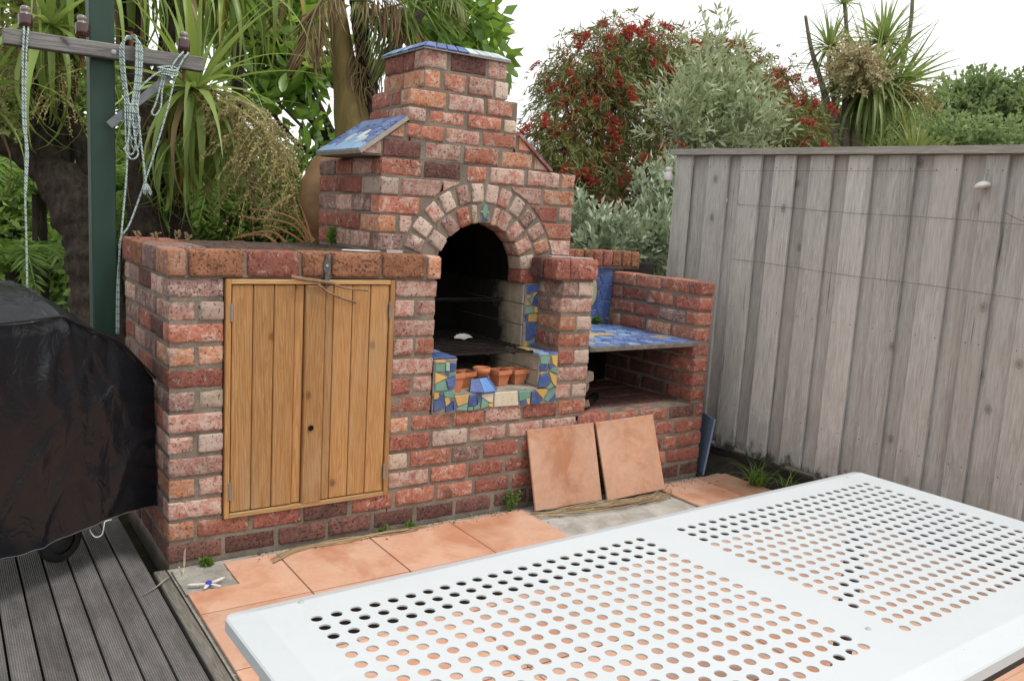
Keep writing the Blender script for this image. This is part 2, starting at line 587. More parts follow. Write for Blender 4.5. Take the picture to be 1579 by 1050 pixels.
GREYW = mat_wood('weathered_grey_timber', (0.12, 0.112, 0.095), (0.23, 0.215, 0.185), (0.06, 0.06, 0.05), 'Y', 0.9, 30, (0.09, 0.085, 0.06))
for a, b in ((-3.0, -1.32), (-1.315, -0.02)):
    MB().rbox(-0.058, -0.014, a, b, -0.05, -0.003, 0.004).build('kerb_board', GREYW, deck)

# ================================================================== BRICK BARBECUE
cz = 0.086
bbq = thing('brick_barbecue', 'red brick outdoor fireplace with arched oven, chimney, timber cupboard and wood bay', 'fireplace', (0.0, 0.0, 0.0))
BRICKS = {}
HIDDEN = []          # bricks the photograph shows little of: joined into one part
NB = [0]

def brick_geo(lx, ly, lz, seed, r=0.008):
    def ticks(h):
        n = max(1, int(round(2 * h / 0.026)))
        return [-h, -h + r] + [-h + r + (2 * h - 2 * r) * k / n for k in range(1, n)] + [h - r, h]
    T = [ticks(lx / 2), ticks(ly / 2), ticks(lz / 2)]
    N = [len(t) for t in T]
    idx = {}; V = []; F = []
    def vid(i, j, k):
        key = (i, j, k)
        if key in idx:
            return idx[key]
        p = Vector((T[0][i], T[1][j], T[2][k]))
        ex = [i in (0, N[0] - 1), j in (0, N[1] - 1), k in (0, N[2] - 1)]
        ne = sum(ex)
        q = p + Vector((seed * 3.7, seed * 1.3, seed * 2.1))
        nn = noise.noise(q * 33)
        n2 = noise.noise(q * 14 + Vector((5, 5, 5)))
        if ne >= 2:
            a = r * (0.30 + 0.55 * max(0, nn) + (0.9 * max(0, n2) if n2 > 0.12 else 0))
            for ax in range(3):
                if ex[ax]:
                    p[ax] -= math.copysign(a * (0.75 if ne == 2 else 0.9), p[ax])
        else:
            for ax in range(3):
                if ex[ax]:
                    p[ax] += math.copysign(0.0016, p[ax]) * (nn * 1.2 + n2)
        idx[key] = len(V)
        V.append(p)
        return idx[key]
    for ax in range(3):
        a, b = [(1, 2), (2, 0), (0, 1)][ax]
        for side in (0, N[ax] - 1):
            for i in range(N[a] - 1):
                for j in range(N[b] - 1):
                    q = []
                    for di, dj in ((0, 0), (1, 0), (1, 1), (0, 1)):
                        ii = [0, 0, 0]
                        ii[ax] = side; ii[a] = i + di; ii[b] = j + dj
                        q.append(vid(*ii))
                    F.append(q if side else q[::-1])
    return V, F

def brick(x0, x1, y0, y1, z0, z1, col, par, hidden=False, rot=None, jit=0.0024):
    if rot is None:
        if x1 - x0 >= y1 - y0 or x1 - x0 > 0.06:
            x0 += 0.0012; x1 -= 0.0012
    lx, ly, lz = x1 - x0, y1 - y0, z1 - z0
    NB[0] += 1
    key = (round(lx / 0.004), round(ly / 0.004), round(lz / 0.004), NB[0] % 4)
    if key not in BRICKS:
        V, F = brick_geo(key[0] * 0.004, key[1] * 0.004, key[2] * 0.004, NB[0] * 0.37)
        me = bpy.data.meshes.new('brick')
        me.from_pydata([tuple(v) for v in V], [], F)
        me.polygons.foreach_set('use_smooth', [True] * len(me.polygons))
        me.materials.append(None)
        BRICKS[key] = me
    c = Vector(((x0 + x1) / 2, (y0 + y1) / 2, (z0 + z1) / 2))
    rnd = random.Random(NB[0])
    c += Vector((rnd.uniform(-jit, jit), rnd.uniform(-jit, jit) * 1.6, rnd.uniform(-jit, jit)))
    M = Matrix.Translation(c) @ (rot if rot is not None else Matrix.Rotation(R(rnd.uniform(-.5, .5)), 4, 'Y') @ Matrix.Rotation(R(rnd.uniform(-.5, .5)), 4, 'Z'))
    if hidden:
        HIDDEN.append((BRICKS[key], M, BM[col]))
        return None
    o = bpy.data.objects.new('brick', BRICKS[key])
    o.matrix_basis = M
    put(o, par)
    o.material_slots[0].link = 'OBJECT'
    o.material_slots[0].material = BM[col]
    return o

def rcol(w='RRRPPPPMMOWD'):
    return random.choice(w)

def core(boxes, name='mortar'):
    m = MB()
    for b in boxes:
        m.box(*b)
    return m.build(name, MORTAR, bbq)

IN = 0.0055
# ---- lower front wall with its piers (front face at y = 0)
low = core([(IN, 0.20, IN, 0.86, -0.1, 1.118), (0.20, 0.93, IN, 0.10, -0.1, 0.168), (0.925, 1.123, IN, 0.30, -0.1, 1.118),
            (0.20, 0.93, 0.80, 0.86, -0.1, 1.118), (0.13, 1.123, 0.12, 0.858, 1.104, 1.214),
            (1.123, 1.84, IN, 0.90, -0.1, 0.509), (1.837, 2.028, IN, 0.215, 0.40, 1.118),
            (1.84, 2.903, IN, 0.76, -0.1, 0.423)], 'lower_wall')
STR = ['G', 'R', 'M', 'P', 'P', 'P']      # left pier stretchers, courses 1,3,5,7,9,11
HDR = [('P', 'W'), ('O', 'O'), ('G', 'Y'), ('P', 'W'), ('O', 'P')]
BH = 0.072
for k in range(1, 12):
    z0 = (13 - k) * cz + 0.0072
    z1 = z0 + BH
    if k % 2:
        brick(0, 0.206, 0, 0.097, z0, z1, STR[(k - 1) // 2], low)
        ys = [0.107, 0.313, 0.323, 0.529, 0.539, 0.745, 0.755, 0.86]
    else:
        a, b = HDR[k // 2 - 1]
        brick(0, 0.097, 0, 0.206, z0, z1, a, low)
        brick(0.109, 0.206, 0, 0.097, z0, z1, b, low)
        ys = [0.216, 0.422, 0.432, 0.638, 0.648, 0.86]
    for q in range(0, len(ys), 2):
        brick(0, 0.097, ys[q], ys[q + 1], z0, z1, rcol('GGMDPGP') if k < 7 else rcol('GPMGD'), low, hidden=(k > 6 and q > 0) or (k > 3 and q > 3))
# right pier of the cupboard
S2 = ['P', 'P', 'P', 'R']
H2 = [('P', 'P'), ('P', 'R'), ('M', 'P')]
for k in range(1, 8):
    z0 = (13 - k) * cz + 0.0072
    z1 = z0 + BH
    if k % 2:
        brick(0.925, 1.131, 0, 0.097, z0, z1, S2[(k - 1) // 2], low)
        brick(1.034, 1.131, 0.107, 0.206, z0, z1, rcol(), low, hidden=True)
    else:
        a, b = H2[k // 2 - 1]
        brick(0.925, 1.022, 0, 0.097, z0, z1, a, low)
        brick(1.034, 1.131, 0, 0.206, z0, z1, b, low)
# right pier
S3 = {2: 'P', 4: 'R', 6: 'P'}
H3 = {1: ('G', 'W'), 3: ('O', 'W'), 5: ('M', 'W'), 7: ('P', 'W')}
for k in range(1, 8):
    z0 = (13 - k) * cz + 0.0072
    z1 = z0 + BH
    if k in S3:
        brick(1.831, 2.035, 0, 0.097, z0, z1, S3[k], low)
        brick(1.831, 2.035, 0.107, 0.206, z0, z1, rcol('GMP'), low)
    else:
        a, b = H3[k]
        brick(1.831, 1.928, 0, 0.206, z0, z1, a, low)
        brick(1.938, 2.035, 0, 0.206, z0, z1, b, low)
# courses right across, rows 8..13
ROWS = {
    8: (0.925, [(.095, 'O'), (.205, 'R'), (.168, 'R'), (.206, 'P'), (.205, 'M'), (.218, 'R')]),
    9: (0.925, [(.206, 'M'), (.19, 'W'), (.205, 'P'), (.206, 'P'), (.2, 'P'), (.206, 'M'), (.206, 'R'), (.205, 'R'), (.2, 'D'), (.097, 'M')]),
    10: (0.925, [(.097, 'Y'), (.205, 'R'), (.16, 'G'), (.206, 'M'), (.2, 'M'), (.2, 'M'), (.205, 'R'), (.2, 'R'), (.2, 'M'), (.2, 'M')]),
    11: (0.925, [(.206, 'P'), (.19, 'R'), (.2, 'M'), (.205, 'M'), (.2, 'M'), (.2, 'R'), (.2, 'R'), (.2, 'M'), (.097, 'R'), (.19, 'M')]),
    12: (0.0, [(.097, 'O'), (.206, 'R'), (.206, 'M'), (.2, 'T'), (.2, 'M'), (.2, 'R'), (.2, 'R'), (.2, 'M'), (.2, 'M'), (.2, 'R'), (.2, 'R'), (.2, 'M'), (.2, 'R'), (.2, 'M')]),
    13: (0.0, [(.206, 'T'), (.206, 'T'), (.206, 'T'), (.2, 'T'), (.2, 'T'), (.2, 'T'), (.2, 'D'), (.2, 'T'), (.2, 'T'), (.2, 'T'), (.2, 'T'), (.2, 'T'), (.2, 'T'), (.1, 'T')]),
}
for k, (x, lst) in ROWS.items():
    z0 = (13 - k) * cz + 0.0072
    z1 = z0 + BH
    end = 2.036 if k == 8 else 2.910
    for n, (L, c) in enumerate(lst):
        x1 = x + L
        if n == len(lst) - 1 or x1 > end - 0.06:
            x1 = end
        hid = (1.76 < (x + x1) / 2 < 2.36 and k > 9)
        brick(x, x1, 0, 0.097, z0, z1, c, low, hidden=hid)
        if x1 >= end:
            break
        x = x1 + 0.011
    if k > 11:
        for q, (a, b) in enumerate(((0.107, 0.313), (0.323, 0.529), (0.539, 0.745), (0.755, 0.86))):
            brick(0, 0.097, a, b, z0, z1, 'T' if k == 13 else 'M', low, hidden=q > 0)
# floor of the wood bay, shade under the shelf painted in with dark bricks
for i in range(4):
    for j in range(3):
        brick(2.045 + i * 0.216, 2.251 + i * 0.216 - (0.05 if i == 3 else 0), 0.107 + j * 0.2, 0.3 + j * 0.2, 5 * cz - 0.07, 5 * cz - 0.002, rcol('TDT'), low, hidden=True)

# ---- cap course of bricks on edge
capw = core([(0.0, 1.13, 0.0, 0.855, 1.118, 1.2135)], 'cap_course')
capr = core([(1.80, 2.03, 0.0, 0.2, 1.118, 1.2135)], 'pier_cap')
cj = [-0.012, 0.068, 0.282, 0.501, 0.63, 0.856, 1.072, 1.146]
for i, c in enumerate('OBMBBBO'):
    brick(cj[i] + 0.004, cj[i + 1] - 0.005, -0.012, 0.10 if i else 0.195, 1.1225, 1.222, c, capw)
for a, b, c in ((0.205, 0.42, 'G'), (0.43, 0.645, 'B'), (0.655, 0.86, 'M')):
    brick(-0.012, 0.19, a, b, 1.1225, 1.222, c, capw)
for i in range(11):
    for j in range(4):
        y0 = 0.11 + j * 0.188
        brick(0.2 + i * 0.0845, 0.2 + i * 0.0845 + 0.0765, y0, y0 + 0.18, 1.13, 1.2195, rcol('K'), capw, hidden=True)
brick(1.776, 1.862, -0.012, 0.098, 1.1225, 1.222, 'M', capr)
brick(1.866, 2.046, -0.012, 0.098, 1.1225, 1.222, 'M', capr)
brick(1.776, 1.95, 0.106, 0.2, 1.1225, 1.222, 'D', capr)
brick(1.956, 2.046, 0.106, 0.2, 1.1225, 1.222, 'M', capr, hidden=True)
SLATE = mat_simple('pale_stone_chip', (0.36, 0.33, 0.29), (0.50, 0.47, 0.43), 20, 0.9, 90, 0.4)

# ---- oven front (breast), front face at y = D
D = 0.21
AX, AZ, RI, RO = 1.483, 1.13, 0.238, 0.432
BZ = [1.222 + 0.0842 * k for k in range(6)]
br = MB()
br.box(0.944, 1.235, D + IN, 0.928, 1.20, 1.636)
br.box(1.731, 2.028, D + IN, 0.928, 1.10, 1.636)
br.box(1.757, 2.028, D + IN, 0.928, 0.40, 1.10)
N = 24
pts = [(AX + (RI + 0.012) * math.cos(math.pi * (1 - i / N)), AZ + (RI + 0.012) * math.sin(math.pi * (1 - i / N))) for i in range(N + 1)]
for i in range(N):
    (xa, za), (xb, zb) = pts[i], pts[i + 1]
    b = len(br.V)
    for yy in (D + IN, 0.335):
        br.V += [(xa, yy, za), (xb, yy, zb), (xb, yy, 1.636), (xa, yy, 1.636)]
    br.F += [(b, b + 1, b + 2, b + 3), (b + 7, b + 6, b + 5, b + 4), (b, b + 4, b + 5, b + 1), (b + 3, b + 2, b + 6, b + 7)]
breast = br.build('oven_front', MORTAR, bbq)

def arch_x(z, side):
    h = z - AZ
    return AX + side * math.sqrt(max(0.0, (RO + 0.009) ** 2 - h * h)) if abs(h) < RO + 0.009 else AX

def cut_brick(x0, x1, z0, z1, side, col):
    """front brick trimmed to the curve of the arch on its right (side -1) or left (side +1) edge"""
    n = 5
    edge = [(arch_x(z0 + (z1 - z0) * i / n, side), z0 + (z1 - z0) * i / n) for i in range(n + 1)]
    if side < 0:
        poly = [(x0 + .002, z0), *[(min(e[0], x1), e[1]) for e in edge], (x0 + .002, z1)]
    else:
        poly = [(x1 - .002, z1), *[(max(e[0], x0), e[1]) for e in edge[::-1]], (x1 - .002, z0)]
    q = []
    for p in poly:
        if not q or (abs(q[-1][0] - p[0]) + abs(q[-1][1] - p[1])) > 1e-4:
            q.append(p)
    cx = sum(p[0] for p in q) / len(q); czz = sum(p[1] for p in q) / len(q)
    m = MB()
    inner = [(cx + (a - cx) * 0.93, czz + (b - czz) * 0.88) for a, b in q]
    k = len(q)
    m.V = [(a, D, b) for a, b in inner] + [(a, D + 0.006, b) for a, b in q] + [(a, D + 0.09, b) for a, b in q]
    m.F = [tuple(range(k))] + [((i + 1) % k, i, k + i, k + (i + 1) % k) for i in range(k)] + [(k + (i + 1) % k, k + i, 2 * k + i, 2 * k + (i + 1) % k) for i in range(k)]
    o = fixn(m.build('brick', BM[col], breast))
    return o

def zrow(k):
    return BZ[k] + 0.0045, BZ[k + 1] - 0.0045
z0, z1 = zrow(4)
for a, b, c in ((.937, 1.145, 'R'), (1.153, 1.352, 'D'), (1.382, 1.496, 'R'), (1.512, 1.716, 'P'), (1.734, 1.931, 'P'), (1.94, 2.036, 'O')):
    brick(a, b, D, D + 0.097, z0, z1, c, breast)
z0, z1 = zrow(3)
brick(.937, 1.033, D, D + .206, z0, z1, 'W', breast)
cut_brick(1.041, 1.246, z0, z1, -1, 'P')
cut_brick(1.254, 1.345, z0 + .02, z1, -1, 'P')
cut_brick(1.639, 1.825, z0, z1, 1, 'P')
brick(1.836, 2.034, D, D + .097, z0, z1, 'O', breast)
z0, z1 = zrow(2)
cut_brick(.937, 1.138, z0, z1, -1, 'R')
cut_brick(1.761, 1.932, z0, z1, 1, 'M')
brick(1.941, 2.033, D, D + .097, z0, z1, 'P', breast)
z0, z1 = zrow(1)
brick(.937, 1.027, D, D + .206, z0, z1, 'O', breast)
cut_brick(1.038, 1.1, z0, z1, -1, 'P')
cut_brick(1.83, 2.03, z0, z1, 1, 'R')
z0, z1 = zrow(0)
cut_brick(.937, 1.06, z0, z1, -1, 'G')
cut_brick(1.88, 2.03, z0, z1, 1, 'P')
# left flank of the oven
for k in range(5):
    z0, z1 = zrow(k)
    if k in (3, 1):
        ys = [(D + .216, .632), (.642, .838), (.846, .935)]
    else:
        ys = [(D, .308), (.318, .522), (.532, .719), (.729, .935)]
        if k == 4 or k == 2 or k == 0:
            ys = [(D + .107, .522), (.532, .719), (.729, .935)]
    for a, b in ys:
        brick(.937, 1.034, a, b, z0, z1, rcol('MPMPGDM'), breast)
# voussoirs of the arch
for ang, c in zip((148, 128.4, 111.5, 99.3, 75.2, 64, 46.8, 29.5, 11.7, -3.2), 'WGMYPPPPWM'):
    w = 0.030 if ang in (99.3, 75.2) else 0.068
    o = brick(-w / 2, w / 2, -0.06, 0.06, -0.044, 0.044, c, breast, rot=Matrix.Identity(4))
    rr = (RI + 0.33) / 2
    o.matrix_basis = Matrix.Translation((AX + rr * math.cos(R(ang)), D + 0.057, AZ + rr * math.sin(R(ang)))) @ Matrix.Rotation(-R(ang - 90), 4, 'Y')
for ang, c in zip((159.7, 147, 133.5, 120.6, 107, 95.2, 83, 71.6, 58.9, 46.2, 33.4, 20.6), 'GWPWGWWPWGPO'):
    w = 0.068
    o = brick(-w / 2, w / 2, -0.05, 0.05, -0.045, 0.045, c, breast, rot=Matrix.Identity(4))
    rr = 0.384
    o.matrix_basis = Matrix.Translation((AX + rr * math.cos(R(ang)), D + 0.048, AZ + rr * math.sin(R(ang)))) @ Matrix.Rotation(-R(ang - 90), 4, 'Y')
o = brick(-0.04, 0.04, -0.04, 0.04, -0.04, 0.04, 'O', breast, rot=Matrix.Identity(4))
o.matrix_basis = Matrix.Translation((AX + 0.383 * math.cos(R(8)), D + 0.045, AZ + 0.383 * math.sin(R(8)))) @ Matrix.Rotation(-R(8 - 90), 4, 'Y')
# fish of glazed tile on a mortar keystone
ks = MB().prism([(-0.034, -0.042), (0.034, -0.042), (0.045, 0.046), (-0.045, 0.046)], 0.0, 0.1, lambda a, b, d: (AX + 0.008 + a, D + 0.001 + d, AZ + 0.286 + b))
keyst = fixn(ks.build('keystone', MORTAR, breast))
KX, KZ = AX + 0.008, AZ + 0.29
fn = lambda a, b, d: (KX + a, D - 0.006 + d, KZ + b)
body = [(0, 0.046), (0.009, 0.034), (0.013, 0.015), (0.011, -0.004), (0.004, -0.02), (-0.004, -0.02), (-0.011, -0.004), (-0.013, 0.015), (-0.009, 0.034)]
fixn(MB().prism(body, 0, 0.008, fn).build('fish_body', MOS['G'], breast))
fixn(MB().prism([(0.003, -0.021), (0.02, -0.036), (0.0, -0.031), (-0.02, -0.036), (-0.003, -0.021)], 0, 0.008, fn).build('fish_tail', MOS['B'], breast))
for s in (-1, 1):
    fixn(MB().prism([(s * .014, 0.012), (s * .022, 0.004), (s * .013, 0.0)], 0, 0.008, fn).build('fish_fin', MOS['L'], breast))

# ---- inside of the oven
ov = MB()
x0, x1, y0, y1, z0, z1 = 1.236, 1.729, D + 0.02, 0.86, 1.083, 1.42
ov.V = [(x0, y0, z0), (x1, y0, z0), (x1, y1, z0), (x0, y1, z0), (x0, y0, z1), (x1, y0, z1), (x1, y1, z1), (x0, y1, z1)]
ov.F = [(3, 2, 6, 7), (0, 3, 7, 4), (2, 1, 5, 6), (4, 7, 6, 5), (0, 1, 5 - 4, 0)][:4]
ov.box(1.19, 1.80, 0.86, 0.87, 0.59, 1.43).box(1.17, 1.19, 0.30, 0.87, 0.59, 1.10)
oven = ov.build('oven_lining', SOOT_SHADE, bbq)
def mat_block():
    t = NT('sooty_firebrick')
    p = t.pos()
    a = t.noise(p, 12, 5, 0.7)
    c = t.mix(t.ramp(a, [(0.3, 0.0), (0.7, 1.0)]), (0.30, 0.25, 0.18), (0.46, 0.40, 0.31))
    s = t.n('SeparateXYZ'); t.l(p, s.inputs[0])
    g = t.math('MULTIPLY_ADD', s.outputs[1], 2.4, t.math('MULTIPLY', t.noise(p, 6, 5, 0.7), 1.1))
    # soot stain licking forward from the fire
    lo = t.math('MULTIPLY', t.math('ABSOLUTE', t.math('SUBTRACT', s.outputs[2], 0.78)), -1.6)
    g = t.math('ADD', g, t.math('MAXIMUM', t.math('ADD', lo, 0.25), 0.0))
    c = t.mix(t.ramp(t.math('SUBTRACT', g, 1.02), [(0.35, 0.0), (0.75, 0.97)]), c, (0.006, 0.0055, 0.005))
    t.col(c).rough(0.95).bump(t.noise(p, 90, 4, 0.7), 0.5, 0.005)
    return t.m
sr_ = MB()
for i in range(N):
    b = len(sr_.V)
    for k in (i, i + 1):
        an = math.pi * (1 - k / N)
        for yy in (D + 0.118, 0.86):
            sr_.V.append((AX + (RI + 0.009) * math.cos(an), yy, AZ + (RI + 0.009) * math.sin(an)))
    sr_.F.append((b, b + 1, b + 3, b + 2))
sr_.build('sooty_vault', SOOT_SHADE, oven)
BLOCK = mat_block()
zb = [0.757, 0.868, 0.975, 1.082]
for k in range(3):
    ys = [D + 0.004, 0.42 if k % 2 else 0.33, 0.62, 0.86]
    for q in range(3):
        MB().rbox(1.752, 1.80, ys[q] + 0.002, ys[q + 1] - 0.002, zb[k] + 0.002, zb[k + 1] - 0.002, 0.003).build('lining_block', BLOCK, oven)
# hearth cheeks and floor
HEARTH = mat_simple('ashy_hearth', (0.20, 0.175, 0.14), (0.40, 0.36, 0.30), 14, 0.95, 90, 0.6, 0.005)
hf = MB().box(1.135, 1.83, 0.0, 0.9, 0.50, 0.592)
hearth = hf.build('hearth', HEARTH, bbq)
for (a, b) in ((0.0, 0.10), (0.102, 0.24), (0.242, 0.5)):
    MB().rbox(1.722, 1.829, a + 0.001, b, 0.593, 0.668, 0.003).build('lining_block', BLOCK, hearth)
    MB().rbox(1.722, 1.829, a + 0.001, b, 0.670, 0.748, 0.003).build('lining_block', BLOCK, hearth)
MB().rbox(1.136, 1.242, 0.001, 0.3, 0.593, 0.748, 0.004).build('cheek', MORTAR, hearth)
MOS_FRONT= [["Y",[[1.133,0.758],[1.186,0.752],[1.186,0.742],[1.133,0.745]]],["G",[[1.134,0.742],[1.186,0.737],[1.184,0.703],[1.136,0.703]]],["L",[[1.189,0.742],[1.21,0.739],[1.21,0.702],[1.191,0.705]]],["B",[[1.214,0.739],[1.241,0.738],[1.242,0.702],[1.212,0.702]]],["Y",[[1.136,0.7],[1.2,0.674],[1.138,0.648]]],["B",[[1.185,0.701],[1.21,0.699],[1.201,0.683]]],["G",[[1.207,0.693],[1.241,0.7],[1.241,0.684],[1.205,0.672]]],["B",[[1.195,0.659],[1.243,0.68],[1.245,0.629],[1.209,0.617]]],["G",[[1.139,0.646],[1.189,0.66],[1.203,0.615],[1.14,0.613]]],["Y",[[1.135,0.608],[1.158,0.607],[1.162,0.591],[1.157,0.577],[1.136,0.576]]],["G",[[1.184,0.605],[1.238,0.608],[1.238,0.576],[1.19,0.584]]],["B",[[1.164,0.602],[1.182,0.596],[1.189,0.559],[1.197,0.538],[1.138,0.515],[1.135,0.572],[1.16,0.575]]],["Y",[[1.19,0.58],[1.214,0.578],[1.22,0.557],[1.2,0.539]]],["B",[[1.222,0.547],[1.234,0.565],[1.237,0.521],[1.199,0.512],[1.199,0.534]]],["Y",[[1.242,0.584],[1.319,0.583],[1.316,0.547],[1.263,0.534]]],["B",[[1.239,0.56],[1.258,0.533],[1.249,0.515],[1.241,0.518]]],["B",[[1.322,0.581],[1.358,0.58],[1.368,0.531],[1.319,0.53]]],["B",[[1.364,0.58],[1.385,0.579],[1.384,0.554],[1.37,0.536]]],["G",[[1.266,0.53],[1.316,0.544],[1.312,0.51],[1.254,0.519]]],["G",[[1.319,0.526],[1.346,0.526],[1.346,0.51],[1.318,0.511]]],["G",[[1.349,0.526],[1.378,0.535],[1.385,0.516],[1.35,0.511]]],["G",[[1.393,0.565],[1.43,0.541],[1.428,0.522],[1.388,0.512]]],["C",[[1.394,0.583],[1.455,0.584],[1.455,0.538],[1.433,0.542],[1.39,0.57]]],["Y",[[1.43,0.533],[1.455,0.535],[1.456,0.517],[1.433,0.521]]],["C",[[1.462,0.585],[1.593,0.584],[1.603,0.513],[1.464,0.516]]],["G",[[1.598,0.581],[1.672,0.581],[1.666,0.545],[1.609,0.532]]],["B",[[1.612,0.527],[1.64,0.538],[1.65,0.514],[1.625,0.513]]],["Y",[[1.646,0.541],[1.669,0.541],[1.669,0.511],[1.655,0.518]]],["B",[[1.679,0.576],[1.695,0.577],[1.748,0.529],[1.728,0.514],[1.676,0.512]]],["Y",[[1.697,0.584],[1.777,0.581],[1.75,0.535]]],["G",[[1.819,0.583],[1.824,0.568],[1.779,0.519],[1.756,0.528],[1.776,0.554]]],["B",[[1.825,0.55],[1.826,0.518],[1.791,0.518]]],["G",[[1.717,0.745],[1.773,0.745],[1.778,0.734],[1.764,0.708],[1.722,0.71]]],["Y",[[1.785,0.746],[1.821,0.745],[1.823,0.69],[1.794,0.709]]],["B",[[1.719,0.703],[1.761,0.705],[1.769,0.678],[1.722,0.674]]],["B",[[1.77,0.707],[1.785,0.71],[1.798,0.694],[1.778,0.68]]],["G",[[1.801,0.691],[1.824,0.683],[1.825,0.653],[1.782,0.675]]],["Y",[[1.722,0.67],[1.758,0.669],[1.723,0.656]]],["B",[[1.726,0.654],[1.764,0.666],[1.792,0.618],[1.758,0.592],[1.712,0.6]]],["Y",[[1.776,0.668],[1.823,0.648],[1.828,0.595],[1.816,0.594],[1.795,0.622]]],["G",[[1.764,0.589],[1.796,0.61],[1.813,0.591],[1.774,0.581]]]]
MOS_COL= [["B",[[1.761,1.076],[1.835,1.077],[1.836,1.045],[1.804,1.039],[1.785,1.027],[1.764,1.032]]],["Y",[[1.765,1.024],[1.789,1.024],[1.77,1.006]]],["Y",[[1.801,1.036],[1.828,1.039],[1.811,1.018]]],["G",[[1.795,1.013],[1.809,1.017],[1.796,0.977],[1.784,0.994]]],["B",[[1.815,1.017],[1.835,1.032],[1.838,0.967],[1.802,0.973]]],["Y",[[1.766,1.0],[1.787,0.975],[1.766,0.973]]],["G",[[1.763,0.964],[1.81,0.965],[1.81,0.932],[1.764,0.929]]],["Y",[[1.814,0.964],[1.834,0.963],[1.836,0.934],[1.816,0.932]]],["Y",[[1.783,0.926],[1.837,0.928],[1.838,0.888],[1.782,0.888]]],["B",[[1.76,0.923],[1.777,0.925],[1.776,0.89],[1.763,0.888]]],["B",[[1.772,0.883],[1.838,0.881],[1.837,0.81],[1.802,0.792],[1.776,0.793]]],["G",[[1.808,0.782],[1.823,0.793],[1.825,0.782],[1.8,0.773]]],["Y",[[1.764,0.789],[1.785,0.781],[1.785,0.752],[1.764,0.751]]],["B",[[1.804,0.767],[1.839,0.777],[1.838,0.756],[1.798,0.751]]]]
def mos_piece(poly, f, mat, par, th=0.008, name='mosaic_tile'):
    m = MB()
    n = len(poly)
    cx = sum(p[0] for p in poly) / n; cy = sum(p[1] for p in poly) / n
    inn = [(cx + (a - cx) * 0.94, cy + (b - cy) * 0.94) for a, b in poly]
    m.V = [f(a, b, th) for a, b in inn] + [f(a, b, th * 0.75) for a, b in poly] + [f(a, b, 0) for a, b in poly]
    m.F = [tuple(range(n))] + [((i + 1) % n, i, n + i, n + (i + 1) % n) for i in range(n)] + [(n + (i + 1) % n, n + i, 2 * n + i, 2 * n + (i + 1) % n) for i in range(n)]
    return fixn(m.build(name, mat, par))

def clip(poly, nx, ny, c):
    """keep nx*x + ny*y <= c"""
    out = []
    for i in range(len(poly)):
        a, b = poly[i], poly[(i + 1) % len(poly)]
        da, db = nx * a[0] + ny * a[1] - c, nx * b[0] + ny * b[1] - c
        if da <= 0:
            out.append(a)
        if da * db < 0:
            t = da / (da - db)
            out.append((a[0] + (b[0] - a[0]) * t, a[1] + (b[1] - a[1]) * t))
    return out

def voronoi(rect, n, seed, gap=0.004, relax=2):
    rnd = random.Random(seed)
    x0, x1, y0, y1 = rect
    P = [(rnd.uniform(x0, x1), rnd.uniform(y0, y1)) for _ in range(n)]
    for it in range(relax + 1):
        cells = []
        for i, p in enumerate(P):
            poly = [(x0, y0), (x1, y0), (x1, y1), (x0, y1)]
            for j, q in enumerate(P):
                if i == j:
                    continue
                dx, dy = q[0] - p[0], q[1] - p[1]
                L = math.hypot(dx, dy)
                mx, my = (p[0] + q[0]) / 2, (p[1] + q[1]) / 2
                g = gap / 2 if it == relax else 0
                poly = clip(poly, dx / L, dy / L, (mx * dx + my * dy) / L - g)
                if not poly:
                    break
            cells.append(poly)
        if it < relax:
            P = [(sum(v[0] for v in c) / len(c), sum(v[1] for v in c) / len(c)) if c else p for c, p in zip(cells, P)]
    return [c for c in cells if len(c) > 2]

# mosaic on the hearth
bed = MB().box(1.131, 1.83, -0.004, 0.004, 0.509, 0.590).box(1.131, 1.247, -0.004, 0.004, 0.586, 0.762).box(1.713, 1.83, -0.004, 0.004, 0.586, 0.752)
mosf = bed.build('mosaic_front', GROUT, bbq)
for k, p in MOS_FRONT:
    mos_piece(p, lambda a, b, d: (a, -0.004 - d, b), MOS[k], mosf)
bedc = MB().box(1.757, 1.836, D - 0.004, D + 0.02, 0.752, 1.082)
mosc = bedc.build('mosaic_column', GROUT, bbq)
for k, p in MOS_COL:
    mos_piece(p, lambda a, b, d: (a, D - 0.004 - d, b), MOS[k], mosc)
bt = MB().box(1.128, 1.249, -0.006, 0.2, 0.7485, 0.758).box(1.712, 1.831, -0.006, 0.2, 0.7485, 0.754)
most = bt.build('mosaic_top', GROUT, bbq)
rnd = random.Random(4)
for rect, zt, sd in (((1.13, 1.247, -0.004, 0.198), 0.758, 5), ((1.714, 1.829, -0.004, 0.2), 0.754, 8)):
    for cpoly in voronoi(rect, 9, sd):
        mos_piece(cpoly, lambda a, b, d: (a, b, zt + d), MOS[rnd.choice('BBSBY')], most)

# ---- chimney above the mantel
stk = MB()
stk.box(0.846, 1.855, D + IN + .001, 0.69, 1.6425, 1.66)
stk.box(0.95, 2.02, D + IN + .001, 0.90, 1.60, 1.6415)
SZ = [1.643, 1.727, 1.806, 1.874, 1.957, 2.045, 2.137]
stk.box(1.072, 1.65, D + IN, 0.60, 1.643, 1.955)
stk.box(1.139, 1.575, D + IN, 0.60, 1.955, 2.128)
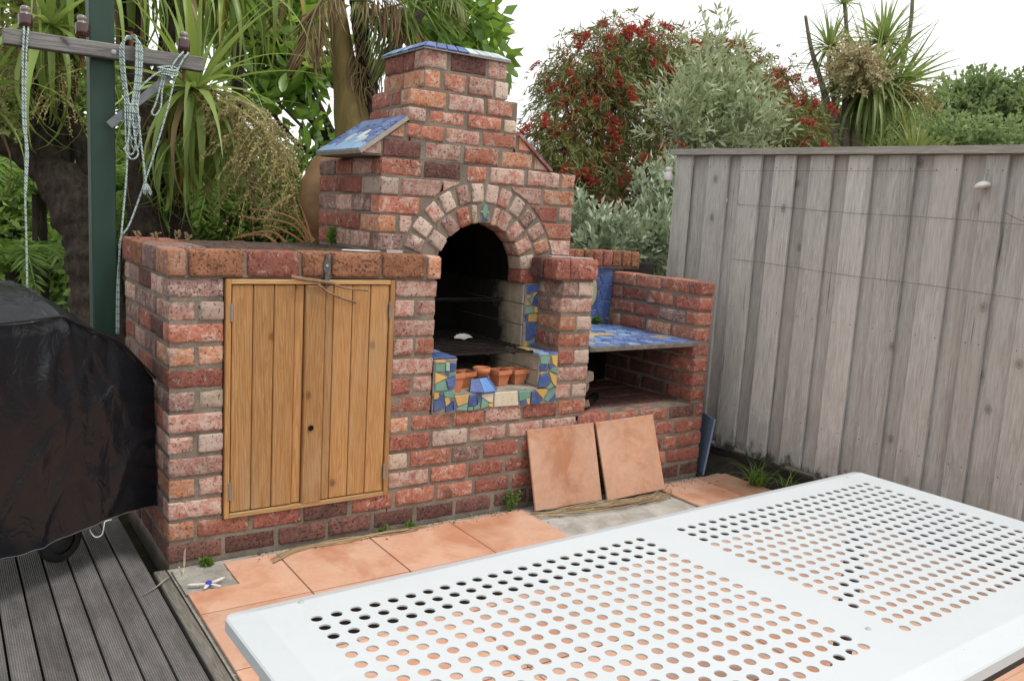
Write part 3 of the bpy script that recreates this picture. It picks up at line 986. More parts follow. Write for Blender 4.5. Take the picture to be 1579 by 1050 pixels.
# sloping shoulders
for poly in ([(0.85, 1.65), (1.08, 1.65), (1.08, 1.80), (1.055, 1.80)], [(1.64, 1.65), (1.855, 1.65), (1.672, 1.796), (1.64, 1.80)]):
    stk.prism(poly, D + IN, 0.68, lambda a, b, d: (a, d, b))
chim = fixn(stk.build('chimney', MORTAR, bbq))
def poly_brick(poly, col, y0=D, dep=0.09):
    m = MB()
    cx = sum(p[0] for p in poly) / len(poly); cy = sum(p[1] for p in poly) / len(poly)
    k = len(poly)
    inner = [(cx + (a - cx) * 0.93, cy + (b - cy) * 0.9) for a, b in poly]
    m.V = [(a, y0, b) for a, b in inner] + [(a, y0 + 0.006, b) for a, b in poly] + [(a, y0 + dep, b) for a, b in poly]
    m.F = [tuple(range(k))] + [((i + 1) % k, i, k + i, k + (i + 1) % k) for i in range(k)] + [(k + (i + 1) % k, k + i, 2 * k + i, 2 * k + (i + 1) % k) for i in range(k)]
    return fixn(m.build('brick', BM[col], chim))
def srow(k):
    return SZ[k] + 0.005, SZ[k + 1] - 0.005
z0, z1 = srow(0)
poly_brick([(.842, z0), (.936, z0), (.936, z1 - .005), (.93, z1 - .008)], 'P')
for a, b, c in ((.946, 1.137, 'D'), (1.156, 1.343, 'P'), (1.363, 1.558, 'R'), (1.572, 1.758, 'O')):
    brick(a, b, D, D + .097, z0, z1, c, chim)
poly_brick([(1.767, z0), (1.848, z0), (1.77, z1 - .012), (1.767, z1 - .01)], 'P')
z0, z1 = srow(1)
poly_brick([(.972, z0), (1.045, z0), (1.045, z1 - .008), (1.036, z1 - .012)], 'O')
for a, b, c in ((1.056, 1.249, 'R'), (1.26, 1.448, 'P'), (1.461, 1.656, 'R')):
    brick(a, b, D, D + .097, z0, z1, c, chim)
poly_brick([(1.669, z0), (1.742, z0), (1.682, z1 - .012), (1.669, z1 - .005)], 'O')
for k, lst in ((2, ((1.065, 1.155, 'P'), (1.165, 1.356, 'R'), (1.372, 1.561, 'R'), (1.579, 1.652, 'Y'))),
               (3, ((1.068, 1.253, 'O'), (1.266, 1.459, 'P'), (1.473, 1.620, 'R'))),
               (4, ((1.132, 1.22, 'O'), (1.233, 1.357, 'R'), (1.367, 1.505, 'P'), (1.516, 1.596, 'W'))),
               (5, ((1.132, 1.254, 'P'), (1.268, 1.461, 'D'), (1.470, 1.582, 'P')))):
    z0, z1 = srow(k)
    for n, (a, b, c) in enumerate(lst):
        brick(a, b, D, D + (.206 if n == 0 and k in (2, 4) else .097), z0, z1, c, chim)
    x0 = lst[0][0]
    ys = ((D + .216, .42 + D), ) if k in (2, 4) else ((D + .107, .41), (.42, .62))
    for a, b in ys:
        brick(x0, x0 + .097, a, b, z0, z1, {2: 'M', 3: 'M', 4: 'O', 5: 'M'}[k], chim)
    if k in (2, 4):
        pass
# mosaic slabs: left shoulder, right shoulder, chimney top
def slab(P00, P10, P11, P01, th, n, cols, seed, name, edge=None):
    """quad slab P00-P10 along u, P01 along v, with glazed pieces on top"""
    P00, P10, P11, P01 = map(Vector, (P00, P10, P11, P01))
    nrm = (P10 - P00).cross(P01 - P00).normalized()
    m = MB()
    m.V = [P00, P10, P11, P01, P00 - nrm * th, P10 - nrm * th, P11 - nrm * th, P01 - nrm * th]
    m.F = [(0, 1, 2, 3), (7, 6, 5, 4), (0, 4, 5, 1), (1, 5, 6, 2), (2, 6, 7, 3), (3, 7, 4, 0)]
    o = fixn(m.build(name, edge or GROUT, bbq))
    rnd = random.Random(seed)
    U = (P10 - P00).length; Vv = (P01 - P00).length
    for c in voronoi((0.004, U - 0.004, 0.004, Vv - 0.004), n, seed, 0.005):
        cu = sum(p[0] for p in c) / len(c) / U; cv = sum(p[1] for p in c) / len(c) / Vv
        def f(a, b, d):
            s, t = a / U, b / Vv
            return P00 * (1 - s) * (1 - t) + P10 * s * (1 - t) + P11 * s * t + P01 * (1 - s) * t + nrm * d
        mos_piece(c, f, MOS[cols(cu, cv, rnd)], o, 0.006)
    return o
CEM = mat_simple('cement_edge', (0.28, 0.25, 0.21), (0.42, 0.38, 0.33), 25, 0.95, 120, 0.6)
# u runs front to back, v runs up the slope
slab((0.826, D - 0.012, 1.660), (1.052, D - 0.012, 1.826), (1.052, 0.66, 1.826), (0.826, 0.70, 1.660), 0.018, 46,
     lambda u, v, r: r.choice('WWS') if (u - .36) ** 2 + (v - .42) ** 2 < .05 else ('S' if u < .22 else r.choice('BBVV')), 3, 'shoulder_slab', CEM)
slab((1.668, D - 0.01, 1.811), (1.876, D - 0.01, 1.652), (1.876, 0.68, 1.652), (1.668, 0.66, 1.811), 0.012, 14,
     lambda u, v, r: r.choice('BS'), 6, 'shoulder_slab', BM['M'])
# hipped top
T0 = [(1.122, D - 0.012, 2.139), (1.59, D - 0.012, 2.139), (1.59, 0.64, 2.139), (1.122, 0.64, 2.139)]
T1 = [(1.165, D + 0.04, 2.168), (1.545, D + 0.04, 2.168), (1.545, 0.59, 2.168), (1.165, 0.59, 2.168)]
top = fixn(mk('chimney_top', [(a, b, c - 0.010) for a, b, c in T0] + [(a, b, c - .006) for a, b, c in T0] + [(a, b, c - 0.007) for a, b, c in T1],
         [(0, 3, 2, 1), (0, 1, 5, 4), (1, 2, 6, 5), (2, 3, 7, 6), (3, 0, 4, 7), (4, 5, 9, 8), (5, 6, 10, 9), (6, 7, 11, 10), (7, 4, 8, 11), (8, 9, 10, 11)], GROUT, bbq))
rnd = random.Random(2)
for i in range(4):
    A0, B0, A1, B1 = map(Vector, (T0[i], T0[(i + 1) % 4], T1[i], T1[(i + 1) % 4]))
    nrm = (B0 - A0).cross(A1 - A0).normalized()
    n = 8
    for k in range(n):
        s0, s1 = k / n + 0.008, (k + 1) / n - 0.008
        q = [A0.lerp(B0, s0), A0.lerp(B0, s1), A1.lerp(B1, s1), A1.lerp(B1, s0)]
        m = MB(); m.V = [v + nrm * 0.003 for v in q] + [v - nrm * 0.006 for v in q]
        m.F = [(0, 1, 2, 3), (7, 6, 5, 4), (0, 4, 5, 1), (1, 5, 6, 2), (2, 6, 7, 3), (3, 7, 4, 0)]
        fixn(m.build('mosaic_tile', MOS['W' if (i == 0 and k > 3) else rnd.choice('BBS')], top))

# ---- wood bay: right wall, back wall, tiled shelf
bay = core([(2.807, 2.903, IN, 0.80, 0.42, 1.11), (2.03, 2.9, 0.76, 0.86, -0.1, 1.13)], 'bay_wall')
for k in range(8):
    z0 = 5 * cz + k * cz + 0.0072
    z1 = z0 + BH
    lowr = k < 4  # courses under the shelf, their shade painted in with darker bricks
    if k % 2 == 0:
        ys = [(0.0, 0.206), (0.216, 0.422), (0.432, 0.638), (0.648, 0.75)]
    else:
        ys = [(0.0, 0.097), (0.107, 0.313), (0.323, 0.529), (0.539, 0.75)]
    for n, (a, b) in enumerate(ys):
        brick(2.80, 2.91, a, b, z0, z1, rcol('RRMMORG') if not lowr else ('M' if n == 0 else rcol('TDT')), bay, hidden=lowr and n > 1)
for i in range(9):
    x = 2.32 + i * 0.0755
    brick(x, x + 0.069, 0.715, 0.86, 1.142, 1.236, rcol('MBMGPB'), bay, hidden=i < 1)
core([(2.0, 3.0, 0.73, 0.855, 1.128, 1.228)], 'bay_cap')
MB().box(2.036, 2.799, 0.752, 0.759, 0.40, 0.751).build('bay_back', SOOT_SHADE, bbq)  # black sheet paints the shade at the back below the shelf
PALEG = mat_simple('pale_grout', (0.34, 0.36, 0.38), (0.46, 0.48, 0.50), 30, 0.9, 150, 0.3)
panel = MB().box(2.03, 2.80, 0.745, 0.762, 0.79, 1.128).build('mosaic_panel', PALEG, bbq)
for c in voronoi((2.035, 2.798, 0.795, 1.126), 64, 12, 0.0045):
    mos_piece(c, lambda a, b, d: (a, 0.745 - d, b), MOS['B'], panel, 0.007)
fnp = lambda a, b, d: (2.622 + a, 0.7365 - d, 0.985 + b)
ov_ = lambda s, t: [(s * math.cos(2 * math.pi * i / 12), t * math.sin(2 * math.pi * i / 12)) for i in range(12)]
mos_piece(ov_(.05, .095), fnp, MOS['Y'], panel, 0.003, 'fish_rim')
mos_piece(ov_(.036, .075), lambda a, b, d: (2.622 + a, 0.733 - d, 0.985 + b), MOS['L'], panel, 0.003, 'fish_body')
shelf = MB().rbox(2.036, 2.825, -0.004, 0.744, 0.752, 0.780, 0.004).build('tiled_shelf', mat_simple('shelf_edge', (0.10, 0.095, 0.085), (0.22, 0.20, 0.18), 18, 0.9, 90, 0.6), bbq)
rnd = random.Random(9)
sm_ = MB(); smi = []
stars = ((2.33, 0.36, .15), (2.69, 0.21, .065), (2.52, 0.62, .05), (2.12, 0.1, .05))
for c in voronoi((2.04, 2.80, 0.0, 0.74), 240, 21, 0.0035, 0):
    x = sum(p[0] for p in c) / len(c); y = sum(p[1] for p in c) / len(c)
    k = rnd.choice('BVVBVS')
    for sx, sy, sr in stars:
        an = math.atan2(y - sy, x - sx)
        if math.hypot(x - sx, y - sy) < sr * (0.62 + 0.38 * math.cos(5 * an)):
            k = 'Y'
    n_ = len(c); b_ = len(sm_.V)
    xc, yc = x, y
    sm_.V += [(xc + (a - xc) * .94, yc + (b - yc) * .94, 0.7845) for a, b in c] + [(a, b, 0.7835) for a, b in c] + [(a, b, 0.779) for a, b in c]
    f_ = [tuple(range(n_))] + [((i + 1) % n_, i, n_ + i, n_ + (i + 1) % n_) for i in range(n_)] + [(n_ + (i + 1) % n_, n_ + i, 2 * n_ + i, 2 * n_ + (i + 1) % n_) for i in range(n_)]
    sm_.F += [tuple(i + b_ for i in f) for f in f_]
    smi += ['BVSY'.index(k)] * len(f_)
o = mk('shelf_mosaic', sm_.V, sm_.F, [MOS[k] for k in 'BVSY'], shelf)
o.data.polygons.foreach_set('material_index', smi)
stuff(fixn(o))

# ---- cupboard doors
PINE = mat_wood('stained_pine', (0.41, 0.205, 0.075), (0.57, 0.335, 0.140), (0.07, 0.03, 0.014), 'Z', 0.65, 24, (0.44, 0.32, 0.19), True, 0.0063)
PINEX = mat_wood('stained_pine_rail', (0.41, 0.24, 0.10), (0.52, 0.335, 0.155), (0.12, 0.05, 0.02), 'X', 0.55, 24, None, False)
DX0, DX1, DZ0, DZ1 = 0.208, 0.921, 0.158, 1.113
RUSTG = mat_simple('dull_grey_hinge', (0.16, 0.15, 0.14), (0.26, 0.25, 0.235), 40, 0.6, 120, 0.2)
frame = MB().rbox(DX0, DX0 + 0.020, -0.010, 0.05, DZ0, DZ1, 0.002).build('door_frame', PINE, bbq)
MB().rbox(DX1 - 0.020, DX1, -0.010, 0.05, DZ0, DZ1, 0.002).build('frame_stile', PINE, frame)
for za, zb_ in ((DZ1 - 0.019, DZ1), (DZ0, DZ0 + 0.019)):
    MB().rbox(DX0 + 0.0202, DX1 - 0.0202, -0.009, 0.05, za, zb_, 0.002).build('frame_rail', PINEX, frame)
MB().box(DX0 + 0.01, DX1 - 0.01, 0.03, 0.045, DZ0 + 0.01, DZ1 - 0.01).build('backing', SOOT_SHADE, frame)
px_ = [0.231, 0.315, 0.398, 0.484, 0.524, 0.610, 0.645, 0.730, 0.811, 0.898]
for d, rng in ((0, range(0, 4)), (1, range(4, 9))):
    dm = MB().box(px_[rng[0]] + 0.002, px_[rng[-1] + 1] - 0.002, 0.014, 0.026, DZ0 + 0.026, DZ1 - 0.026)
    door = dm.build('cupboard_door', PINE, bbq)
    for i in rng:
        y0 = {3: 0.004, 4: -0.012, 5: -0.006}.get(i, -0.003)
        o = MB().rbox(px_[i] + 0.0018, px_[i + 1] - 0.0018, y0, 0.013, DZ0 + 0.023 - (0.006 if i == 4 else 0), DZ1 - 0.0225, 0.0028).build('plank', PINE, door)
    hx = px_[rng[0]] - 0.002 if d == 0 else px_[rng[-1] + 1] + 0.002
    for hz in (0.27, 0.985):
        h = MB()
        h.tube([(hx, -0.010, hz - 0.035), (hx, -0.010, hz + 0.035)], 0.004, 8)
        h.box(hx - 0.005, hx + 0.005, -0.0125, -0.0095, hz - 0.033, hz + 0.033)
        h.build('hinge', RUSTG, door)
    if d == 1:
        m = MB().lathe([(0.0, 0.0), (0.011, 0.0), (0.012, 0.002)], 14, Matrix.Translation((0.556, -0.0155, 0.50)) @ Matrix.Rotation(R(90), 4, 'X'))
        m.build('finger_hole', SOOT_SHADE, door)  # black disc paints the dark inside of the hole

# joined remainder of the brickwork
V = []; F = []; MI = []; mats = list(BM.values())
for me, M, mt in HIDDEN:
    n = len(V)
    V += [tuple(M @ v.co) for v in me.vertices]
    for p in me.polygons:
        F.append([i + n for i in p.vertices]); MI.append(mats.index(mt))
o = mk('brickwork', V, F, mats, bbq, True)
o.data.polygons.foreach_set('material_index', MI)
stuff(o)

# iron latch on the cap and the forked stick through it
lt = MB()
lt.prism([(0, 0.05), (0.006, 0.043), (0.004, 0.03), (0.012, 0.012), (0.016, -0.006), (0.011, -0.022), (0.005, -0.03), (0.012, -0.05), (0.010, -0.085), (-0.004, -0.09), (-0.008, -0.05), (-0.005, -0.03), (-0.013, -0.02), (-0.016, -0.004), (-0.010, 0.014), (-0.004, 0.03), (-0.007, 0.043)],
         -0.0215, -0.0145, lambda a, b, d: (0.606 + a, d, 1.172 + b))
lt.box(0.596, 0.612, -0.034, -0.015, 1.098, 1.106)
latch = fixn(lt.build('latch', mat_simple('verdigris_iron', (0.045, 0.058, 0.055), (0.10, 0.12, 0.115), 40, 0.6, 150, 0.3, spec=0.5), bbq))
MB().lathe([(0.0, 0.006), (0.004, 0.005), (0.006, 0.0)], 10, Matrix.Translation((0.606, -0.0215, 1.170)) @ Matrix.Rotation(R(90), 4, 'X')).build('screw', STEEL, latch)
# ================================================================== FENCE
FENCEW = mat_wood('silvered_fence_timber', (0.265, 0.235, 0.22), (0.40, 0.365, 0.345), (0.10, 0.075, 0.06), 'Z', 0.85, 22, (0.20, 0.19, 0.165))
def mat_fence():
    t = NT('silvered_fence_board')
    oi = t.n('ObjectInfo')
    p = t.pos((1, 1, 0.07))
    add = t.n('VectorMath', operation='ADD'); cmb = t.n('CombineXYZ')
    for i, k in enumerate((13.0, 17.0, 3.0)):
        t.l(t.math('MULTIPLY', oi.outputs['Random'], k), cmb.inputs[i])
    t.l(p, add.inputs[0]); t.l(cmb.outputs[0], add.inputs[1])
    q = add.outputs[0]
    g = t.noise(q, 26, 4, 0.55, 1.0)
    wv = t.math('FRACT', t.math('MULTIPLY', g, 6.0))
    fine = t.noise(q, 170, 4, 0.65)
    c = t.mix(t.ramp(wv, [(0.0, 0.0), (0.7, 0.6), (1.0, 0.1)]), (0.45, 0.447, 0.43), (0.605, 0.60, 0.582))
    c = t.mix(t.ramp(fine, [(0.45, 0.0), (0.70, 0.6)]), c, (0.26, 0.252, 0.23))
    tone = t.noise(t.pos((1, 1, 0.25)), 3.2, 4, 0.65, 0.3)
    c = t.mix(t.ramp(tone, [(0.5, 0.0), (0.72, 0.55)]), c, (0.46, 0.43, 0.395))
    dk = t.noise(q, 9, 4, 0.7, 0.6)
    c = t.mix(t.ramp(dk, [(0.53, 0.0), (0.72, 0.62)]), c, (0.215, 0.208, 0.19))
    hv = t.n('HueSaturation')
    t.l(t.math('MULTIPLY_ADD', oi.outputs['Random'], 0.34, 0.80), hv.inputs['Value'])
    t.l(c, hv.inputs['Color']); c = hv.outputs[0]
    dn, _ = t.knots(oi, (1, 1, 0.7), 'Z', 2.4)
    c = t.mix(t.ramp(dn, [(0.010, 0.85), (0.026, 0.3), (0.032, 0.7), (0.045, 0.0)]), c, (0.13, 0.115, 0.10))
    c = t.mix(t.ramp(dn, [(0.03, 0.35), (0.10, 0.0)]), c, (0.28, 0.265, 0.24))
    ck = t.noise(t.pos((1, 1, 0.02)), 62, 2, 0.5)
    c = t.mix(t.math('MULTIPLY', t.ramp(ck, [(0.66, 0.0), (0.70, 0.75)]), t.ramp(t.noise(t.pos((1, 1, 0.4)), 7, 2), [(0.5, 0.0), (0.58, 1.0)])), c, (0.10, 0.09, 0.08))
    # damp and mould that creeps up from the soil, with a ragged upper edge
    s = t.n('SeparateXYZ'); t.l(t.pos(), s.inputs[0])
    nn = t.noise(t.pos((1, 1, 0.5)), 4.5, 5, 0.7, 0.5)
    e = t.math('SUBTRACT', t.math('MULTIPLY_ADD', nn, 1.5, -0.38), s.outputs[2])
    c = t.mix(t.ramp(e, [(0.0, 0.0), (0.20, 0.42)]), c, (0.27, 0.255, 0.235))
    e2 = t.math('SUBTRACT', t.math('MULTIPLY_ADD', t.noise(t.pos((1, 1, 0.6)), 14, 5, 0.7), 0.42, -0.07), s.outputs[2])
    c = t.mix(t.ramp(e2, [(0.0, 0.0), (0.07, 0.9)]), c, (0.03, 0.026, 0.022))
    t.col(c).rough(0.88)
    t.bump(t.math('ADD', fine, t.math('MULTIPLY', wv, 0.5)), 0.45, 0.003)
    return t.m
FB = mat_fence()
FX = 3.29
def ftop(y):
    return 1.838 + 0.022 * (y + 0.45)
fence = thing('fence', 'tall silvered board fence with capping rail on the right', 'fence', (FX, -1.2, 0.0))
fronts = [(0.775, 0.632), (0.49, 0.328), (0.232, 0.08), (-0.016, -0.158), (-0.258, -0.401), (-0.497, -0.636), (-0.726, -0.868), (-0.961, -1.099), (-1.208, -1.311)]
y = -1.44
while y > -3.6:
    fronts.append((y, y - 0.14)); y -= 0.236
for i, (a, b) in enumerate(fronts):
    bot = 0.075 + random.uniform(-0.02, 0.02)
    o = MB().rbox(FX, FX + 0.019, b, a, bot, ftop(a) - 0.004, 0.0025).build('board', FB, fence)
    if i < len(fronts) - 1:
        c = fronts[i + 1][0]
        MB().rbox(FX + 0.036, FX + 0.054, c - 0.018, b + 0.018, 0.07 + random.uniform(-0.02, 0.02), ftop(a) - 0.006, 0.0025).build('board', FB, fence)
    for zn in (ftop(a) - 0.075, 0.95, 0.36):
        for yy in (a - 0.02, b + 0.02):
            if a > -1.5:
                MB().lathe([(0, 0.0012), (0.0028, 0.001), (0.003, -0.001)], 7, Matrix.Translation((FX, yy, zn)) @ Matrix.Rotation(R(-90), 4, 'Y')).build('nail', IRON, fence)
m = MB()
for y0, y1 in ((0.80, -1.9), (-1.905, -3.7)):
    Mx = Matrix.Translation((0, 0, 0))
    b = len(m.V)
    m = MB()
    V = []
    for yy in (y0, y1):
        zt = ftop(yy)
        V += [(FX - 0.035, yy, zt), (FX + 0.075, yy, zt), (FX + 0.075, yy, zt + 0.036), (FX - 0.035, yy, zt + 0.036)]
    m.add(V, [(0, 1, 5, 4), (1, 2, 6, 5), (2, 3, 7, 6), (3, 0, 4, 7), (0, 3, 2, 1), (4, 5, 6, 7)])
    fixn(m.build('cap_rail', mat_wood('silvered_rail', (0.30, 0.29, 0.26), (0.46, 0.445, 0.41), (0.12, 0.10, 0.09), 'Y', 0.85, 24, (0.20, 0.19, 0.15)) if y0 > 0 else bpy.data.materials['silvered_rail'], fence))
for zr in (0.45, 1.62):
    MB().rbox(FX + 0.056, FX + 0.10, -3.7, 0.775, zr, zr + 0.09, 0.003).build('rail', FENCEW, fence)
for yp in (0.70, -1.26, -3.2):
    MB().rbox(FX + 0.056, FX + 0.15, yp - 0.05, yp + 0.05, -0.1, 1.80, 0.004).build('fence_post', FENCEW, fence)
MB().rbox(FX + 0.004, FX + 0.045, -3.7, 0.78, -0.1, 0.068, 0.004).build('plinth_board', mat_simple('mouldy_board', (0.012, 0.010, 0.009), (0.04, 0.032, 0.027), 12, 0.95, 60, 0.6, stretch=(1, .2, 1)), fence)
for zz_, ya, yb in ((1.56, 0.22, -3.0), (1.235, 0.22, -3.0)):
    pts = [(FX - 0.006, ya + (yb - ya) * k / 20, zz_ - (k / 20) * 0.10 + 0.003 * math.sin(k)) for k in range(21)]
    MB().tube(pts, 0.0008, 5).build('wire', IRON, fence)
MB().tube([(FX - 0.006, 0.22, 1.56), (FX - 0.006, 0.225, 1.76), (FX - 0.006, -1.0, 1.745)], 0.0006, 5).build('wire', IRON, fence)
WHITEP = mat_simple('white_plastic', (0.66, 0.66, 0.64), (0.74, 0.74, 0.72), 30, 0.4, 90, 0.05, spec=0.5)
# white fittings on the fence
fp = at(1043, 263, 5.6)
t = thing('electric_fence_insulator', 'small white bottle-shaped insulator at the far end of the fence', 'insulator', (FX - 0.03, 0.79, 1.70))
MB().lathe([(0, 0.0), (0.024, 0.0), (0.027, 0.006), (0.027, 0.045), (0.020, 0.055), (0.0195, 0.06), (0.022, 0.062), (0.022, 0.082), (0.016, 0.088), (0, 0.089)], 16, Matrix.Translation((FX - 0.03, 0.80, 1.70))).build('body', WHITEP, t, True)
MB().tube([(FX - 0.02, 0.80, 1.75), (FX + 0.03, 0.76, 1.75)], 0.005, 8).build('pin', RUST, t)
t = thing('garden_light', 'small round white light fitting hung near the top of the fence', 'light', (FX - 0.03, -1.235, 1.68))
MB().lathe([(0, 0.0), (0.034, 0.002), (0.036, 0.008), (0.028, 0.022), (0.010, 0.030), (0, 0.031)], 18, Matrix.Translation((FX - 0.035, -1.23, 1.665)) @ Matrix.Rotation(R(-18), 4, 'X')).build('shade', WHITEP, t, True)
MB().tube([(FX - 0.035, -1.23, 1.69), (FX - 0.03, -1.228, 1.715), (FX - 0.003, -1.226, 1.735)], 0.003, 6).build('hook', STEEL, t)

# ================================================================== TABLE
def mat_paint():
    t = NT('white_powder_coat')
    p = t.pos()
    a = t.noise(p, 3, 4, 0.6)
    c = t.mix(t.ramp(a, [(0.3, 0.0), (0.7, 1.0)]), (0.485, 0.52, 0.54), (0.515, 0.545, 0.56))
    d = t.noise(p, 8, 7, 0.78, 0.8)
    c = t.mix(t.ramp(d, [(0.55, 0.0), (0.75, 0.30)]), c, (0.40, 0.40, 0.38))
    sp = t.noise(p, 140, 2, 0.5)
    c = t.mix(t.ramp(sp, [(0.74, 0.0), (0.77, 0.5)]), c, (0.22, 0.20, 0.17))
    t.col(c).rough(t.math('MULTIPLY_ADD', d, 0.45, 0.16))
    t.b.inputs['Specular IOR Level'].default_value = 0.5
    t.bump(t.noise(p, 300, 2), 0.04, 0.001)
    return t.m
WPAINT = mat_paint()
DSTEEL = mat_simple('dark_underframe_steel', (0.030, 0.028, 0.028), (0.05, 0.046, 0.045), 10, 0.6, 90, 0.1)
TA = R(1.8)
TF = Vector((-0.258, -1.885, 0.70))
table = thing('garden_table', 'long white perforated metal garden table', 'table', (0.65, -2.2, 0.0))
def T(u, v, z=0.0):
    return (TF.x + u * math.cos(TA) + v * math.sin(TA), TF.y + u * math.sin(TA) - v * math.cos(TA), TF.z + z)
LU, LV = 1.875, 0.722
PU, PV, HR, NH = 0.0374, 0.0349, 0.0107, 16
TH = 0.003
tm = MB()
def quad(u0, u1, v0, v1, z):
    b = len(tm.V)
    tm.V += [T(u0, v0, z), T(u1, v0, z), T(u1, v1, z), T(u0, v1, z)]
    tm.F.append((b, b + 3, b + 2, b + 1))
panels = ((0.128, 22), (0.128 + 21 * PU + 0.135, 22))
V0 = 0.075; NR = 17
va, vb = V0 - PV / 2, V0 + (NR - 0.5) * PV
for z in (0.0,):
    quad(0, LU, 0, va, z); quad(0, LU, vb, LV, z)
    e = [0]
    for ps, n in panels:
        ps -= 0.052
        e += [ps - PU / 2, ps + (n - 0.5) * PU]
    e.append(LU)
    for i in range(0, len(e), 2):
        quad(e[i], e[i + 1], va, vb, z)
for ps, n in panels:
    ps -= 0.052
    for i in range(n):
        for j in range(NR):
            cu, cv = ps + i * PU, V0 + j * PV
            b = len(tm.V)
            for k in range(NH):
                an = 2 * math.pi * (k + 0.5) / NH
                ca, sa = math.cos(an), math.sin(an)
                s = 1 / max(abs(ca), abs(sa))
                tm.V += [T(cu + ca * s * PU / 2, cv + sa * s * PV / 2), T(cu + ca * HR, cv + sa * HR), T(cu + ca * HR, cv + sa * HR, -TH), ]
            for k in range(NH):
                k2 = (k + 1) % NH
                tm.F.append((b + 3 * k2, b + 3 * k, b + 3 * k + 1, b + 3 * k2 + 1))
                tm.F.append((b + 3 * k2 + 1, b + 3 * k + 1, b + 3 * k + 2, b + 3 * k2 + 2))
            # fill the corners of the cell
            for sx, sy in ((1, 1), (-1, 1), (-1, -1), (1, -1)):
                a0 = math.atan2(sy, sx)
                c0 = len(tm.V)
                ks = sorted(range(NH), key=lambda k: abs(math.remainder(2 * math.pi * (k + 0.5) / NH - a0, 2 * math.pi)))[:2]
                k1, k2 = sorted(ks, key=lambda k: math.remainder(2 * math.pi * (k + 0.5) / NH - a0, 2 * math.pi))
                tm.V.append(T(cu + sx * PU / 2, cv + sy * PV / 2))
                tm.F.append((c0, b + 3 * k1, b + 3 * k2))
tabletop = tm.build('perforated_top', WPAINT, table)
fixn(tabletop)
# folded rim: gentle slope outwards then a short skirt
W_, DR, SK = 0.046, -0.0155, -0.040
rim = MB()
def ring(off, z, rad):
    pts = []
    for cu, cv, a0 in ((LU, 0, -90), (LU, LV, 0), (0, LV, 90), (0, 0, 180)):
        su = off - rad; 
        bu = cu + (su if cu > 0 else -su); bv = cv + (su if cv > 0 else -su)
        for k in range(5):
            an = R(a0 + k * 22.5)
            pts.append(T(bu + rad * math.cos(an), bv + rad * math.sin(an), z))
    return pts
rings = [ring(0.0, 0.0, 0.0001), ring(0.003, -0.0006, 0.002), ring(W_, DR, 0.018), ring(W_ + 0.003, DR - 0.003, 0.02), ring(W_ + 0.003, SK, 0.02), ring(W_ - 0.012, SK, 0.012), ring(W_ - 0.012, SK + 0.003, 0.012)]
n = len(rings[0])
for r_ in rings:
    rim.V += r_
for i in range(len(rings) - 1):
    for k in range(n):
        k2 = (k + 1) % n
        rim.F.append((i * n + k, i * n + k2, (i + 1) * n + k2, (i + 1) * n + k))
fixn(rim.build('folded_rim', WPAINT, table))
def tbox(u0, u1, v0, v1, z0, z1, name, mat, b=0.002):
    Mx = Matrix.Translation(TF) @ Matrix.Rotation(TA, 4, 'Z')
    return MB().rbox(u0, u1, -v1, -v0, z0, z1, b, Mx).build(name, mat, table)
tbox(0.02, LU - 0.02, -0.02, 0.004, -0.092, -0.006, 'side_rail', DSTEEL)
tbox(0.02, LU - 0.02, LV - 0.004, LV + 0.02, -0.092, -0.006, 'side_rail', DSTEEL)
tbox(0.0, 0.02, 0.01, LV - 0.01, -0.06, -0.006, 'end_rail', DSTEEL)
tbox(LU - 0.02, LU, 0.01, LV - 0.01, -0.06, -0.006, 'end_rail', DSTEEL)
for u in (0.0, LU - 0.05):
    for v in (0.0, LV - 0.05):
        tbox(u, u + 0.045, v + 0.003, v + 0.048, -0.70, -0.03, 'leg', WPAINT if u == 0 else DSTEEL, 0.004)
for u, v in ((0.076, 0.004), (0.076, LV - 0.01), (LU - 0.09, 0.012), (LU - 0.09, LV - 0.012), (0.93, 0.6)):
    c = Vector(T(u, v))
    MB().lathe([(0, 0.0028), (0.004, 0.0024), (0.006, 0.0)], 10, Matrix.Translation(c)).build('screw', STEEL, table, True)

# ================================================================== GREEN POST AND CROSSARM
GREENP = mat_simple('dark_green_paint', (0.014, 0.043, 0.030), (0.025, 0.062, 0.044), 6, 0.5, 60, 0.12, 0.002, stretch=(1, 1, .15), spec=0.4)
post = thing('utility_post', 'dark green timber post with weathered crossarm and old line insulators', 'post', (-0.07, 0.97, 0.0))
MB().rbox(-0.121, -0.020, 0.925, 1.026, -0.1, 3.2, 0.006).build('post_shaft', GREENP, post)
ARMW = mat_wood('grey_crossarm', (0.13, 0.125, 0.12), (0.28, 0.27, 0.26), (0.03, 0.03, 0.03), 'X', 0.9, 26, (0.04, 0.039, 0.038))
arm = MB().rbox(-0.447, 0.345, 0.862, 0.920, 1.985, 2.048, 0.004).build('crossarm', ARMW, post)
MB().lathe([(0, 0.008), (0.008, 0.006), (0.012, 0.0)], 10, Matrix.Translation((-0.035, 0.862, 2.012)) @ Matrix.Rotation(R(90), 4, 'X')).build('bolt', STEEL, arm)
BROWNG = NT('brown_glazed_insulator')
BROWNG.col((0.055, 0.016, 0.011)).rough(0.15)
BROWNG.b.inputs['Specular IOR Level'].default_value = 0.7
